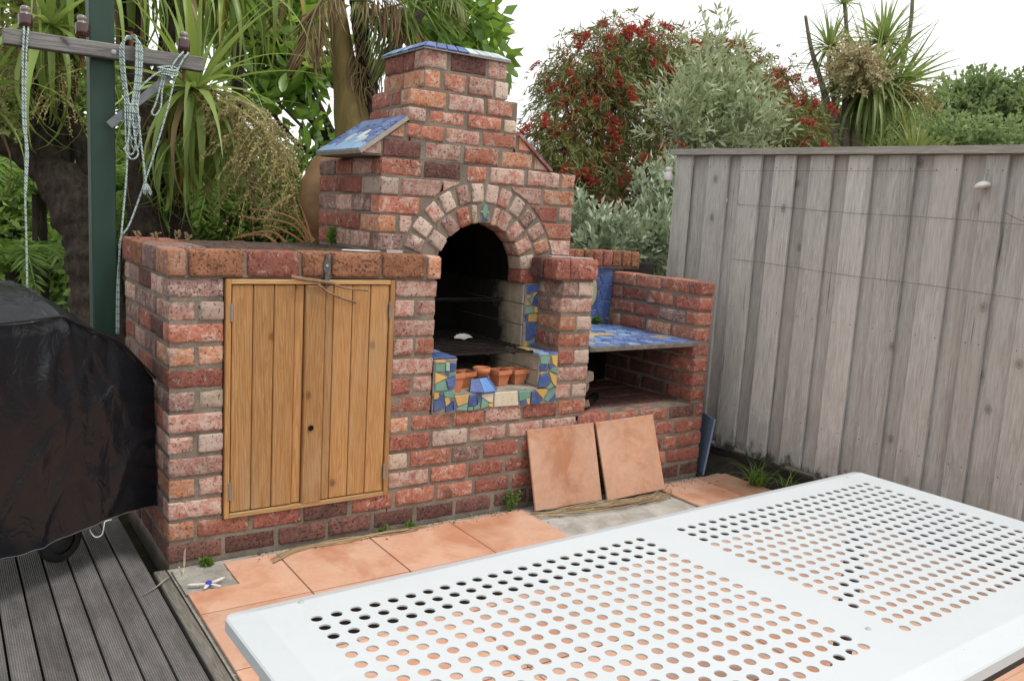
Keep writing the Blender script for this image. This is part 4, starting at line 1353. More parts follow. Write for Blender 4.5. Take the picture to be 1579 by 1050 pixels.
for xi, zi in ((-0.363, 2.05), (-0.153, 2.05), (0.262, 2.05)):
    Mx = Matrix.Translation((xi, 0.891, zi))
    b = MB().lathe([(0.010, 0.014), (0.025, 0.014), (0.0275, 0.020), (0.0275, 0.062), (0.025, 0.067)], 18, Mx).build('insulator', BROWNG.m, post, True)
    MB().lathe([(0.026, 0.066), (0.019, 0.070), (0.017, 0.078), (0.020, 0.082), (0.019, 0.094), (0.012, 0.100), (0, 0.101)], 18, Mx).build('insulator_head', mat_simple('pale_glazed_head', (0.15, 0.12, 0.105), (0.27, 0.235, 0.21), 30, 0.2, 80, 0.05, spec=0.7) if 'pale_glazed_head' not in bpy.data.materials else bpy.data.materials['pale_glazed_head'], b, True)
    MB().tube([(xi, 0.891, zi - 0.12), (xi, 0.891, zi + 0.04)], 0.007, 8).build('pin', RUST, b)
MB().tube([(0.04, 0.891, 2.0), (0.04, 0.891, 2.09), (0.041, 0.891, 2.115)], [0.008, 0.008, 0.006], 8).build('rusty_pin', RUST, post)
# flat steel brace hanging from the arm
Mb = Matrix.Translation((0.068, 0.852, 1.823)) @ Matrix.Rotation(-R(44), 4, 'Y')
MB().rbox(-0.175, 0.175, -0.003, 0.003, -0.017, 0.017, 0.001, Mb).build('brace', mat_simple('grey_painted_brace', (0.10, 0.115, 0.125), (0.19, 0.205, 0.215), 14, 0.55, 80, 0.2), post)

# ropes
def mat_rope():
    t = NT('green_fleck_rope')
    p = t.pos()
    s = t.n('SeparateXYZ'); t.l(p, s.inputs[0])
    v = t.math('SINE', t.math('ADD', t.math('MULTIPLY', s.outputs[2], 430.0), t.math('MULTIPLY', s.outputs[0], 700.0)))
    c = t.mix(t.ramp(t.math('MULTIPLY_ADD', v, 0.5, 0.5), [(0.55, 0.0), (0.7, 1.0)]), (0.62, 0.64, 0.62), (0.16, 0.36, 0.30))
    v2 = t.math('SINE', t.math('MULTIPLY', s.outputs[2], 190.0))
    c = t.mix(t.ramp(t.math('MULTIPLY_ADD', v2, 0.5, 0.5), [(0.88, 0.0), (0.95, 0.7)]), c, (0.12, 0.14, 0.24))
    t.col(c).rough(0.8).bump(v, 0.6, 0.002)
    return t.m
ROPE = mat_rope()
RY = 0.848
def rope(m, pts, r=0.0042, n=8):
    m.tube(smooth_path(pts, n), r, 7)
def wp(px, py, y=RY):
    d = fw + RT * ((px - 789.5) / FPX) - UP * ((py - 525) / FPX)
    t = (y - CAM.y) / d.y
    return CAM + d * t
t = thing('hanging_rope', 'green and white rope doubled over the left end of the crossarm', 'rope', (-0.37, RY, 1.0), 'ropes on the crossarm')
m = MB()
rope(m, [(-0.372, 0.93, 2.03), (-0.372, 0.90, 2.056), (-0.372, 0.855, 2.054), wp(36, 70), wp(35, 120), wp(36, 190), wp(40, 225), wp(39, 300), wp(41, 380), wp(42, 446)])
rope(m, [(-0.357, 0.93, 2.03), (-0.357, 0.90, 2.056), (-0.357, 0.855, 2.054), wp(41, 75), wp(39, 140), wp(40, 200), wp(43, 235), wp(42, 262), wp(40, 300)])
m.build('rope', ROPE, t, True)
t = thing('coiled_rope', 'bundle of looped green and white rope hung on the rusty pin beside the post', 'rope', (0.04, RY, 1.4), 'ropes on the crossarm')
m = MB()
rnd = random.Random(5)
for k in range(5):
    a, b = 185 + k * 1.6 + rnd.uniform(-1, 1), 218 - k * 1.8 + rnd.uniform(-1.5, 1.5)
    bot = rnd.uniform(180, 245)
    c0 = 203 + rnd.uniform(-4, 4)
    yy = RY - k * 0.004
    rope(m, [wp(202, 62 - k, 0.875), wp(195, 61 - k, yy), wp(a, 75, yy), wp(a + 3, 120, yy), wp(c0 - 7, 165, yy), wp(c0 - 5, bot - 15, yy), wp(c0 + 2, bot, yy), wp(c0 + 9, bot - 15, yy), wp(b - 6, 165, yy), wp(b - 1, 120, yy), wp(b, 75, yy), wp(210, 61 - k, yy), wp(203, 60 - k, 0.875)], 0.004)
rope(m, [wp(201, 160, RY - .02), wp(198, 215, RY - .02), wp(193, 232, RY - .02), wp(203, 246, RY - .02), wp(213, 238, RY - .02), wp(208, 215, RY - .02), wp(203, 160, RY - .02)], 0.004)
rope(m, [wp(211, 160, RY - .024), wp(217, 215, RY - .024), wp(222, 255, RY - .024), wp(225, 282, RY - .024)], 0.0042)
rope(m, [wp(200, 180, RY - .012), wp(197, 230, RY - .012), wp(194, 285, RY - .012), wp(190, 330, RY - .012), wp(187, 365, RY - .012), wp(181, 440, 0.90), wp(180, 515, 0.90)], 0.0042)
m.build('rope', ROPE, t, True)
m = MB()
base = wp(225, 280, RY - .024)
for k in range(46):
    e = base + Vector((rnd.uniform(-0.016, 0.028), rnd.uniform(-0.02, 0.02), -rnd.uniform(0.035, 0.06)))
    m.tube([base, base.lerp(e, 0.5) + Vector((rnd.uniform(-.006, .006), 0, 0)), e], 0.0013, 4)
m.build('frayed_end', ROPE, t)
t = thing('tied_rope', 'green and white rope knotted near the right end of the crossarm and pulled tight', 'rope', (0.26, RY, 1.3), 'ropes on the crossarm')
m = MB()
rope(m, [(0.255, 0.93, 2.03), (0.255, 0.9, 2.056), (0.25, 0.856, 2.054), wp(270, 95), wp(262, 112)])
rope(m, [(0.272, 0.93, 2.03), (0.272, 0.9, 2.056), (0.272, 0.856, 2.054), wp(281, 95), wp(270, 120), wp(258, 170), wp(240, 230), wp(222, 285), wp(200, 345), wp(186, 368, 0.86), wp(184, 400, 0.89), wp(183, 515, 0.895)])
for k in range(3):
    rope(m, [wp(243 + k, 104 + k * 5), wp(255, 107 + k * 4, RY - .012), wp(270, 110 + k * 4, RY - .01), wp(273, 106 + k * 4), wp(262, 103 + k * 4, RY + .008), wp(245, 104 + k * 5, RY)], 0.004)
rope(m, [wp(252, 112), wp(248, 130), wp(240, 160), wp(234, 174), wp(240, 178), wp(248, 165), wp(250, 140), wp(256, 112)], 0.004)
rope(m, [wp(250, 110, RY - .01), wp(238, 116, RY - .01), wp(222, 130, RY - .012), wp(213, 141, RY - .012)], 0.004)
m.build('rope', ROPE, t, True)

# ================================================================== COVERED GRILL
def mat_vinyl():
    t = NT('black_vinyl')
    p = t.pos()
    d = t.noise(p, 30, 6, 0.8)
    c = t.mix(t.ramp(d, [(0.6, 0.0), (0.75, 0.5)]), (0.0065, 0.008, 0.011), (0.022, 0.025, 0.030))
    t.col(c).rough(t.math('MULTIPLY_ADD', d, 0.16, 0.16))
    t.b.inputs['Specular IOR Level'].default_value = 0.38
    def ridge(scale, st, dist):
        n = t.noise(t.pos(st), scale, 2, 0.5, dist)
        return t.math('POWER', t.math('ABSOLUTE', t.math('MULTIPLY_ADD', n, 2.0, -1.0)), 0.6)
    h = t.math('MULTIPLY_ADD', ridge(4.0, (1, 1, 0.40), 0.8), 1.0, t.math('MULTIPLY', ridge(14, (1, 1, 0.7), 0.8), 0.4))
    t.bump(t.math('MULTIPLY_ADD', t.noise(p, 90, 3), 0.06, h), 0.27, 0.02)
    return t.m
VINYL = mat_vinyl()
GA = R(29)
GR = Vector((-0.018, 0.163, 0.0))
gu = Vector((-math.cos(GA), -math.sin(GA), 0)); gv = Vector((-math.sin(GA), math.cos(GA), 0))
grill = thing('covered_grill', 'gas grill under a black vinyl cover beside the cupboard', 'grill', tuple(GR + gu * 0.45 + gv * 0.28))
def zseam(u):
    K = [(0, .712), (0.15, .868), (0.39, .985), (0.5, .980), (1.2, .965)]
    for (a, b), (c, d) in zip(K, K[1:]):
        if u <= c:
            return b + (d - b) * (u - a) / (c - a)
    return K[-1][1]
NU, NVF, NVT = 90, 46, 14
LUX = 1.05; DP = 0.52
m = MB()
rows = []
prof = []          # (v, frac) around the section: front up, over the top, back down
for k in range(NVF + 1):
    prof.append(('f', k / NVF))
for k in range(1, NVT + 1):
    prof.append(('t', k / NVT))
for k in range(1, 16):
    prof.append(('b', k / 15))
for kind, s in prof:
    row = []
    for i in range(NU + 1):
        u = LUX * i / NU
        zs = zseam(u)
        h = 0.10 * min(1, max(0, (u - 0.04) / 0.34))
        if kind == 'f':
            v, z = 0.0, 0.19 + 0.012 * math.sin(u * 9) + (zs - 0.19) * s
        elif kind == 't':
            v = DP * s
            z = zs + h * math.sin(math.pi * min(1, s * 1.25)) * (1 if s < .8 else 1) if s < .8 else zs + h * math.sin(math.pi * 1.0) * 0
            z = zs + h * (1 - (2 * s - 1) ** 2)
        else:
            v, z = DP, zs - (zs - 0.19) * s
        P = GR + gu * u + gv * v + Vector((0, 0, z))
        # drape: folds running down from the top corners, bellying of the sheet
        if kind == 'f':
            down = 1 - s
            f1 = noise.noise(Vector((u * 6 + s * 1.2, s * 1.0, 1))) * 0.018 * (0.25 + down)
            f2 = noise.noise(Vector((u * 17, s * 4, 4))) * 0.005
            rd = abs(noise.noise(Vector((u * 4.2 + s * 1.7, s * 1.5, 7))))
            f3 = 0.013 * max(0, 0.10 - rd) / 0.10 * (0.3 + 0.7 * down)
            # pull creases fanning out below the top corner
            for cu_, sl in ((0.37, 0.10), (0.33, 0.24), (0.30, 0.42)):
                dl = (u - (cu_ - sl * (1 - s)))
                f3 += 0.006 * math.exp(-(dl / 0.012) ** 2) * max(0, 1 - 1.3 * (1 - s)) 
            belly = 0.006 * math.sin(math.pi * s)
            P -= gv * (f1 + f2 + f3 + belly)
            P -= gu * 0.014 * down * max(0, 1 - u / 0.3)
            P.z += 0.006 * noise.noise(Vector((u * 14, s * 9, 2)))
            if s > 0.965:
                P += gv * 0.006
        elif kind == 't':
            P.z += 0.008 * noise.noise(Vector((u * 12, v * 12, 9))) - 0.012 * max(0, 0.16 - abs(noise.noise(Vector((u * 5 + v * 4, v * 7, 3))))) / 0.16
        e = max(0, 0.03 - u) / 0.03
        P -= gu * (0.0 * e)
        if u < 0.02 and kind != 't':
            P += gu * 0.0
        row.append(len(m.V)); m.V.append(tuple(P))
    rows.append(row)
for a, b in zip(rows, rows[1:]):
    for i in range(NU):
        m.F.append((a[i], b[i], b[i + 1], a[i + 1]))
m.F.append(tuple(r_[NU] for r_ in rows))
# right end of the cover
NE = 26
zrows = []
for k in range(NVF + 1):
    s = k / NVF
    row = []
    for j in range(NE + 1):
        if j == 0:
            row.append(rows[k][0]); continue
        v = DP * j / NE
        P = GR + gv * v + Vector((0, 0, 0.19 + (zseam(0) + 0.0 - 0.19) * s))
        w_ = math.sin(math.pi * j / NE)
        P -= gu * 0.014 * (1 - s) * (1 - j / NE)
        P -= gu * (0.012 * noise.noise(Vector((v * 11, s * 2, 5))) * (1.2 - s) * w_ - 0.01 * w_)
        if k == NVF:
            pass
        row.append(len(m.V)); m.V.append(tuple(P))
    zrows.append(row)
for a, b in zip(zrows, zrows[1:]):
    for j in range(NE):
        m.F.append((a[j + 1], a[j], b[j], b[j + 1]))
cover = fixn(m.build('cover', VINYL, grill, True))
es = cover.modifiers.new('crisp_folds', 'EDGE_SPLIT'); es.split_angle = R(32)
def gp(u, v, z):
    return GR + gu * u + gv * v + Vector((0, 0, z))
sm = MB()
sm.tube([gp(0.0 + LUX * k / 60, -0.010, zseam(LUX * k / 60) + 0.0) for k in range(61)], 0.0042, 6)
sm.build('seam', VINYL, cover, True)
hm = MB()
hp = []
for i in range(NU + 1):
    hp.append(Vector(m.V[rows[0][i]]))
hm.tube(hp, 0.0016, 5)
hm.build('hem', mat_simple('pale_thread', (0.07, 0.07, 0.07), (0.14, 0.14, 0.135), 60, 0.8, 0, 0), cover, True)
TYRE = mat_simple('black_rubber', (0.012, 0.012, 0.012), (0.03, 0.03, 0.03), 20, 0.7, 90, 0.2)
wc = Vector((-0.345, 0.235, 0.083))
Mw = Matrix.Translation(wc) @ Matrix.Rotation(GA, 4, 'Z') @ Matrix.Rotation(R(90), 4, 'X')
wh = MB().lathe([(0.052, -0.018), (0.078, -0.020), (0.086, -0.012), (0.088, 0.0), (0.086, 0.012), (0.078, 0.020), (0.052, 0.018)], 28, Mw).build('wheel', TYRE, grill, True)
MB().lathe([(0.0, -0.022), (0.016, -0.022), (0.018, -0.012), (0.05, -0.010), (0.053, -0.016), (0.056, 0.0), (0.05, 0.010), (0, 0.012)], 24, Mw).build('rim', DSTEEL, wh, True)
for u, v in ((0.10, 0.46), (0.9, 0.46)):
    c = gp(u, v, 0)
    MB().tube([c + Vector((0, 0, 0.08 if v < .1 else 0)), c + Vector((0, 0, 0.6))], 0.016, 8).build('leg', DSTEEL, grill)
MB().tube([wc, wc + gv * 0.3], 0.012, 8).build('axle', DSTEEL, grill)
hx = Vector(m.V[rows[0][26]])
MB().tube(smooth_path([wp(172, 801, 0.06), wp(162, 804, 0.045), wp(160, 812, 0.04), wp(157, 824, 0.04), wp(148, 828, 0.04), wp(141, 822, 0.04), wp(138, 815, 0.045)], 6), 0.0022, 6).build('drawstring', mat_simple('white_cord', (0.55, 0.55, 0.52), (0.65, 0.65, 0.62), 60, 0.8, 0, 0), cover, True)

# ================================================================== LOOSE THINGS ROUND THE BARBECUE
TERRAL = TERRA.copy(); TERRAL.name = 'stained_terracotta'
for n_ in TERRAL.node_tree.nodes:
    if n_.type == 'HUE_SAT':
        n_.inputs['Saturation'].default_value = 1.03
    if n_.type == 'TEX_NOISE' and abs(n_.inputs['Scale'].default_value - 2.3) < .01:
        n_.inputs['Scale'].default_value = 4.5
    if n_.type == 'VALTORGB' and abs(n_.color_ramp.elements[0].position - 0.56) < .01:
        n_.color_ramp.elements[0].position = 0.44

def leaning(name, label, cat, cx, w, h, ybot, ytop, rz, th, mat, tilt=0.0, group=None):
    an = math.asin(max(-1, min(1, (ytop - ybot) / h)))
    M = Matrix.Translation((cx, ybot, 0.004)) @ Matrix.Rotation(R(rz), 4, 'Z') @ Matrix.Rotation(-an, 4, 'X') @ Matrix.Rotation(R(tilt), 4, 'Y')
    o = MB().rbox(-w / 2, w / 2, -th, 0, 0, h, 0.003).build(name, mat)
    o.matrix_basis = M
    return tag(o, label, cat, group)
leaning('terracotta_paver', 'square terracotta floor tile leaning upright on the wall below the right pier', 'tile', 1.868, 0.40, 0.395, -0.118, -0.008, -4.0, 0.014, TERRAL, -1.2, 'loose tiles against the brickwork')
leaning('terracotta_paver', 'terracotta floor tile leaning on the wall below the wood bay, tipped slightly', 'tile', 2.302, 0.385, 0.405, -0.138, -0.008, -4.0, 0.014, TERRAL, -2.6, 'loose tiles against the brickwork')
bt_ = MB().rbox(-0.006, 0.006, -0.09, 0.09, 0, 0.335, 0.002).build('blue_wall_tile', [mat_glaze('glaze_grey_blue', (0.12, 0.19, 0.31), (0.17, 0.25, 0.37), 0.3)])
bt_.matrix_basis = Matrix.Translation((2.975, 0.06, -0.005)) @ Matrix.Rotation(R(-26), 4, 'Z') @ Matrix.Rotation(R(7), 4, 'Y')
tag(bt_, 'narrow blue glazed tile leaning at the right end of the brickwork', 'tile')

POTM = mat_simple('terracotta_pot', (0.46, 0.15, 0.065), (0.56, 0.23, 0.12), 30, 0.8, 120, 0.25)
def square_pot(x, y, w, h, rz, label):
    t = thing('flower_pot', label, 'flower pot', (x, y, 0.592), 'small terracotta pots in the hearth')
    M = Matrix.Translation((x, y, 0.593)) @ Matrix.Rotation(R(rz), 4, 'Z')
    secs = [(0.62, 0.0), (0.82, h * 0.70), (0.82, h * 0.72), (1.0, h * 0.74), (1.0, h), (0.86, h), (0.84, h * 0.72), (0.66, 0.012)]
    m = MB()
    for s, z in secs:
        a = w / 2 * s
        for px_, py_ in ((-1, -1), (1, -1), (1, 1), (-1, 1)):
            m.V.append(M @ Vector((a * px_, a * py_, z)))
    for i in range(len(secs) - 1):
        for k in range(4):
            k2 = (k + 1) % 4
            m.F.append((i * 4 + k, i * 4 + k2, (i + 1) * 4 + k2, (i + 1) * 4 + k))
    m.F.append((3, 2, 1, 0)); n = len(secs) - 1
    m.F.append((n * 4, n * 4 + 1, n * 4 + 2, n * 4 + 3))
    fixn(m.build('pot_body', POTM, t))
    a = w / 2 * 0.72
    MB().box(-a, a, -a, a, h * 0.5, h * 0.55, M).build('soil', SOIL, t)
square_pot(1.272, -0.004 + 0.045, 0.066, 0.092, 8, 'tall square terracotta pot at the left front of the hearth')
square_pot(1.365, 0.115, 0.085, 0.078, 4, 'square terracotta pot behind the tall one at the left of the hearth')
square_pot(1.560, 0.105, 0.088, 0.078, 10, 'square terracotta pot in the middle of the hearth, right of the round one')
square_pot(1.668, 0.115, 0.092, 0.075, 4, 'square terracotta pot at the right end of the hearth')
t = thing('flower_pot', 'round terracotta pot standing behind the blue mosaic piece', 'flower pot', (1.452, 0.10, 0.592), 'small terracotta pots in the hearth')
MB().lathe([(0, 0), (0.030, 0.0), (0.038, 0.062), (0.042, 0.064), (0.043, 0.088), (0.037, 0.088), (0.034, 0.06), (0, 0.058)], 22, Matrix.Translation((1.452, 0.10, 0.600))).build('pot_body', POTM, t, True)
# blue mosaic piece: broken pyramid of glazed tiles
t = thing('mosaic_offcut', 'broken piece of bright blue tiled mosaic standing in front of the pots', 'mosaic piece', (1.40, 0.02, 0.592))
A = [(1.330, 0.0, 0.594), (1.392, -0.028, 0.594), (1.462, -0.022, 0.594), (1.500, 0.025, 0.594)]
B_ = [(1.360, 0.045, 0.646), (1.396, 0.035, 0.650), (1.440, 0.036, 0.652), (1.463, 0.052, 0.648)]
for i in range(3):
    a, b, c, d = map(Vector, (A[i], A[i + 1], B_[i + 1], B_[i]))
    nn = (b - a).cross(d - a).normalized()
    cen = (a + b + c + d) / 4
    q = [cen + (v - cen) * 0.95 for v in (a, b, c, d)]
    m = MB(); m.V = [v for v in q] + [v - nn * 0.012 for v in q]
    m.F = [(0, 1, 2, 3), (7, 6, 5, 4), (0, 4, 5, 1), (1, 5, 6, 2), (2, 6, 7, 3), (3, 7, 4, 0)]
    fixn(m.build('mosaic_tile', MOS['B'] if i != 1 else mat_glaze('glaze_bright_blue', (0.07, 0.20, 0.50), (0.10, 0.26, 0.55)), t))
m = MB(); m.V = A + B_ + [(1.36, 0.06, 0.594), (1.48, 0.07, 0.594)]
m.F = [(4, 5, 6, 7), (0, 4, 8), (3, 9, 7), (8, 4, 7, 9)]
fixn(m.build('back', GROUT, t))
# grate, shell, rod
t = thing('grill_grate', 'sooty iron bar grate resting across the oven', 'grate', (1.49, 0.45, 0.76))
m = MB()
gz = 0.764
for k in range(19):
    y_ = 0.06 + k * 0.040
    if y_ < 0.79:
        m.tube([(1.25, y_, gz), (1.70 if y_ < 0.2 else 1.75, y_, gz)], 0.0028, 5)
m.build('bars', IRON, t)
for x_ in (1.26, 1.45, 1.60, 1.71):
    MB().tube([(x_, 0.045, gz - 0.006), (x_, 0.80, gz - 0.006)], 0.0045, 6).build('cross_bar', IRON, t)
MB().tube([(1.24, 0.05, gz), (1.712, 0.05, gz)], 0.005, 6).build('front_bar', IRON, t)
MB().rbox(1.20, 1.75, 0.30, 0.82, 0.742, 0.752, 0.002).build('ash_plate', mat_simple('rusty_plate', (0.010, 0.006, 0.005), (0.06, 0.022, 0.012), 14, 0.95, 80, 0.5, spec=0.05), t)
o = MB()
for k in range(13):
    an = R(15 + k * 12.5)
    for s in range(6):
        q = s / 5
        bulge = math.sin(math.pi * min(1, q * 0.9 + .05)) * 0.024
        rr = 0.058 * q * (1.0 if k % 2 else 0.965)
        o.V.append((math.cos(an) * rr, -0.006 + (0.004 if k % 2 else 0), math.sin(an) * rr * 0.62 + bulge * 0.25))
        if s == 0:
            pass
for k in range(12):
    for s in range(5):
        a = k * 6 + s
        o.F.append((a, a + 1, a + 7, a + 6))
V2 = []
for x_, y_, z_ in o.V:
    V2.append((1.545 + x_, 0.44 + y_ * 2 + z_ * 0.5, 0.770 + z_ * 0.75))
sh = mk('scallop_shell', V2, o.F, mat_simple('white_shell', (0.66, 0.64, 0.62), (0.74, 0.72, 0.70), 60, 0.6, 0, 0), None, True)
md = sh.modifiers.new('thickness', 'SOLIDIFY'); md.thickness = 0.004
tag(sh, 'white ribbed scallop shell propped on the oven grate', 'shell')
t = thing('hanging_rod', 'pair of thin steel rods across the upper oven', 'rod', (1.48, 0.4, 0.98))
MB().tube([(1.2, 0.40, 0.985), (1.76, 0.40, 0.985)], 0.004, 6).build('rod', IRON, t)
MB().tube([(1.2, 0.44, 0.975), (1.76, 0.40, 0.972)], 0.003, 6).build('rod', IRON, t)
o = MB().rbox(1.32, 1.62, 0.225, 0.245, 0.592, 0.612, 0.002).build('metal_strip', STEEL)
tag(o, 'pale metal bar lying behind the pots on the hearth', 'metal bar')
# the forked stick in the latch
BARK = mat_simple('twig_bark', (0.14, 0.075, 0.04), (0.30, 0.19, 0.12), 40, 0.85, 120, 0.5)
t = thing('forked_stick', 'forked brown twig stuck through the latch of the cupboard', 'stick', (0.6, -0.03, 1.1))
def fwall(px, py, y=-0.03):
    return wp(px, py, y)
MB().tube(smooth_path([fwall(449, 427), fwall(470, 431), fwall(495, 434), fwall(515, 437)], 5), [0.0085] * 11 + [0.0072] * 5, 8).build('stem', BARK, t, True)
MB().tube(smooth_path([fwall(512, 436), fwall(530, 444), fwall(548, 446), fwall(567, 448)], 5), 0.0045, 7).build('branch', BARK, t, True)
MB().tube(smooth_path([fwall(490, 438, -0.04), fwall(505, 450, -0.04), fwall(525, 459, -0.04), fwall(549, 467, -0.04)], 5), 0.0052, 7).build('branch', BARK, t, True)
# firewood
LOGE = mat_simple('cut_wood_end', (0.30, 0.25, 0.19), (0.42, 0.36, 0.29), 40, 0.9, 90, 0.4)
def log(name, label, a, b, r, mat):
    a, b = Vector(a), Vector(b)
    m = MB()
    rnd = random.Random(int(r * 1e5))
    ax = (b - a).normalized(); o1 = ax.orthogonal().normalized(); o2 = ax.cross(o1)
    sec = [r * rnd.uniform(0.7, 1.1) for _ in range(9)]
    for t_ in range(5):
        c = a.lerp(b, t_ / 4)
        for k in range(9):
            an = 2 * math.pi * k / 9
            m.V.append(c + (o1 * math.cos(an) + o2 * math.sin(an)) * sec[k] * rnd.uniform(0.95, 1.05))
    for t_ in range(4):
        for k in range(9):
            k2 = (k + 1) % 9
            m.F.append((t_ * 9 + k, t_ * 9 + k2, t_ * 9 + 9 + k2, t_ * 9 + 9 + k))
    t = thing(name, label, 'log', tuple((a + b) / 2), 'firewood in the bay')
    fixn(m.build('bark', mat, t))
    m2 = MB(); m2.V = m.V[:9] + m.V[-9:]
    m2.V = [Vector(v) - ax * 0.0015 for v in m2.V[:9]] + [Vector(v) + ax * 0.0015 for v in m2.V[9:]]
    m2.F = [tuple(range(9))[::-1], tuple(range(9, 18))]
    m2.build('cut_end', LOGE, t)
DRYB = mat_simple('grey_log_bark', (0.10, 0.085, 0.07), (0.22, 0.19, 0.16), 25, 0.95, 80, 0.6)
log('firewood_log', 'grey split log lying high at the left of the wood bay', (2.125, 0.10, 0.60), (2.20, 0.6, 0.53), 0.036, DRYB)
log('firewood_log', 'charred dark log on the floor of the wood bay', (2.10, 0.08, 0.462), (2.30, 0.24, 0.458), 0.026, SOOT_SHADE)
log('firewood_log', 'second grey log underneath, at the left of the wood bay', (2.13, 0.14, 0.535), (2.24, 0.66, 0.47), 0.034, DRYB)
# big urn behind the oven
t = thing('garden_urn', 'large brown clay urn half hidden behind the oven wall', 'urn', (1.13, 1.20, 0.95))
MB().box(0.93, 1.33, 1.02, 1.40, -0.1, 1.17).build('plinth', MORTAR, t)
MB().lathe([(0.0, 1.17), (0.10, 1.17), (0.15, 1.22), (0.20, 1.32), (0.225, 1.44), (0.215, 1.55), (0.165, 1.65), (0.12, 1.70), (0.125, 1.73), (0.10, 1.73), (0.09, 1.6)], 32, Matrix.Translation((1.175, 1.20, 0))).build('urn_body', mat_simple('brown_clay', (0.15, 0.08, 0.035), (0.26, 0.15, 0.07), 5, 0.5, 60, 0.15, stretch=(1, 1, 2.5)), t, True)
# dark sleeper edging the raised bed behind the bay
o = MB().rbox(2.92, 3.26, 0.86, 0.93, 0.9, 1.16, 0.006).build('retaining_board', mat_wood('dark_sleeper', (0.035, 0.030, 0.027), (0.085, 0.075, 0.068), (0.02, 0.02, 0.02), 'X', 0.9))
tag(o, 'dark weathered board holding back the bed behind the wood bay', 'board')
# stone flakes on the caps
def flake(pts, z, label, mat=SLATE, th=0.006):
    o = fixn(MB().prism(pts, z, z + th, lambda a, b, d: (a, b, d)).build('stone_flake', mat))
    return tag(o, label, 'stone')
flake([(1.83, 0.10), (1.95, 0.085), (1.96, 0.13), (1.84, 0.15)], 1.2225, 'thin stone flake at the back of the right pier cap')
flake([(1.9, 0.03), (2.03, 0.02), (2.035, 0.06), (1.92, 0.07)], 1.2225, 'thin stone flake at the front of the right pier cap')
flake([(0.76, 0.20), (0.86, 0.16), (0.94, 0.19), (0.87, 0.25), (0.79, 0.25)], 1.2225, 'pale flake of broken shell on the cupboard top', WHITEP, 0.003)
flake([(0.93, 0.10), (1.0, 0.09), (1.01, 0.125), (0.94, 0.13)], 1.2225, 'small grey chip of mortar on the cupboard top by the oven', SLATE, 0.012)
# ================================================================== VEGETATION
def mat_leaf(name, c1, c2, rough=0.45, trans=0.35, tcol=None, spec=0.4, obj=False):
    t = NT(name)
    g = t.n('NewGeometry')
    ri = t.n('ObjectInfo').outputs['Random'] if obj else g.outputs['Random Per Island']
    c = t.mix(ri, c1, c2)
    nz = t.noise(t.pos(), 2.2, 3, 0.6)
    hv = t.n('HueSaturation')
    t.l(t.math('MULTIPLY_ADD', nz, 0.7, 0.65), hv.inputs['Value'])
    t.l(c, hv.inputs['Color'])
    c = hv.outputs[0]
    t.col(c).rough(rough)
    t.b.inputs['Specular IOR Level'].default_value = spec
    tr = t.n('BsdfTranslucent')
    tc = t.mix(0.5, c, tcol or tuple(min(1, v * 1.6) for v in c2))
    t.l(tc, tr.inputs['Color'])
    ms = t.n('MixShader')
    ms.inputs[0].default_value = trans
    t.l(t.b.outputs[0], ms.inputs[1]); t.l(tr.outputs[0], ms.inputs[2])
    t.l(ms.outputs[0], t.t.nodes['Material Output'].inputs['Surface'])
    return t.m

L_CORD = mat_leaf('cordyline_leaf', (0.180, 0.264, 0.060), (0.372, 0.504, 0.144), 0.38, 0.45, (0.34, 0.42, 0.08), 0.5, True)
L_CORDJ = mat_leaf('cordyline_leaf_far', (0.138, 0.213, 0.056), (0.325, 0.425, 0.150), 0.4, 0.4, (0.34, 0.42, 0.10), 0.5)
L_DEAD = mat_leaf('dead_leaf', (0.20, 0.13, 0.06), (0.36, 0.27, 0.15), 0.8, 0.25, (0.4, 0.3, 0.15))
L_YEL = mat_leaf('yellowed_leaf', (0.38, 0.27, 0.05), (0.46, 0.33, 0.08), 0.6, 0.35, (0.5, 0.4, 0.1), 0.4, True)
L_BIG = mat_leaf('glossy_broad_leaf', (0.098, 0.208, 0.036), (0.247, 0.429, 0.078), 0.28, 0.5, (0.36, 0.48, 0.06), 0.6, True)
L_FERN = mat_leaf('fern_frond', (0.111, 0.215, 0.042), (0.260, 0.416, 0.091), 0.5, 0.45, (0.30, 0.42, 0.06))
L_DARK = mat_leaf('dark_shrub_leaf', (0.083, 0.150, 0.033), (0.225, 0.345, 0.075), 0.5, 0.4, (0.26, 0.36, 0.06))
L_MID = mat_leaf('mid_green_leaf', (0.130, 0.221, 0.046), (0.286, 0.416, 0.098), 0.5, 0.4, (0.25, 0.36, 0.07))
L_FAR = mat_leaf('far_tree_leaf', (0.17, 0.25, 0.10), (0.36, 0.46, 0.22), 0.5, 0.45, (0.25, 0.36, 0.10))
L_BOT = mat_leaf('bottlebrush_leaf', (0.115, 0.144, 0.046), (0.287, 0.299, 0.103), 0.55, 0.35, (0.24, 0.27, 0.07))
L_OLI = mat_leaf('olive_leaf', (0.24, 0.31, 0.15), (0.56, 0.61, 0.42), 0.4, 0.35, (0.45, 0.52, 0.24))
L_SIL = mat_leaf('silver_shrub_leaf', (0.220, 0.297, 0.165), (0.506, 0.572, 0.418), 0.4, 0.25, (0.32, 0.38, 0.2))
L_YUC = mat_leaf('yucca_leaf', (0.13, 0.18, 0.045), (0.28, 0.33, 0.11), 0.45, 0.35, (0.4, 0.45, 0.12))
L_PAN = mat_leaf('flower_panicle', (0.31, 0.265, 0.105), (0.52, 0.46, 0.22), 0.8, 0.25, (0.4, 0.33, 0.16))
L_PANL = mat_leaf('pale_panicle', (0.42, 0.36, 0.19), (0.62, 0.55, 0.36), 0.8, 0.25, (0.5, 0.43, 0.22))
L_RED = mat_leaf('red_stamens', (0.324, 0.036, 0.026), (0.528, 0.120, 0.072), 0.6, 0.25, (0.6, 0.08, 0.06))
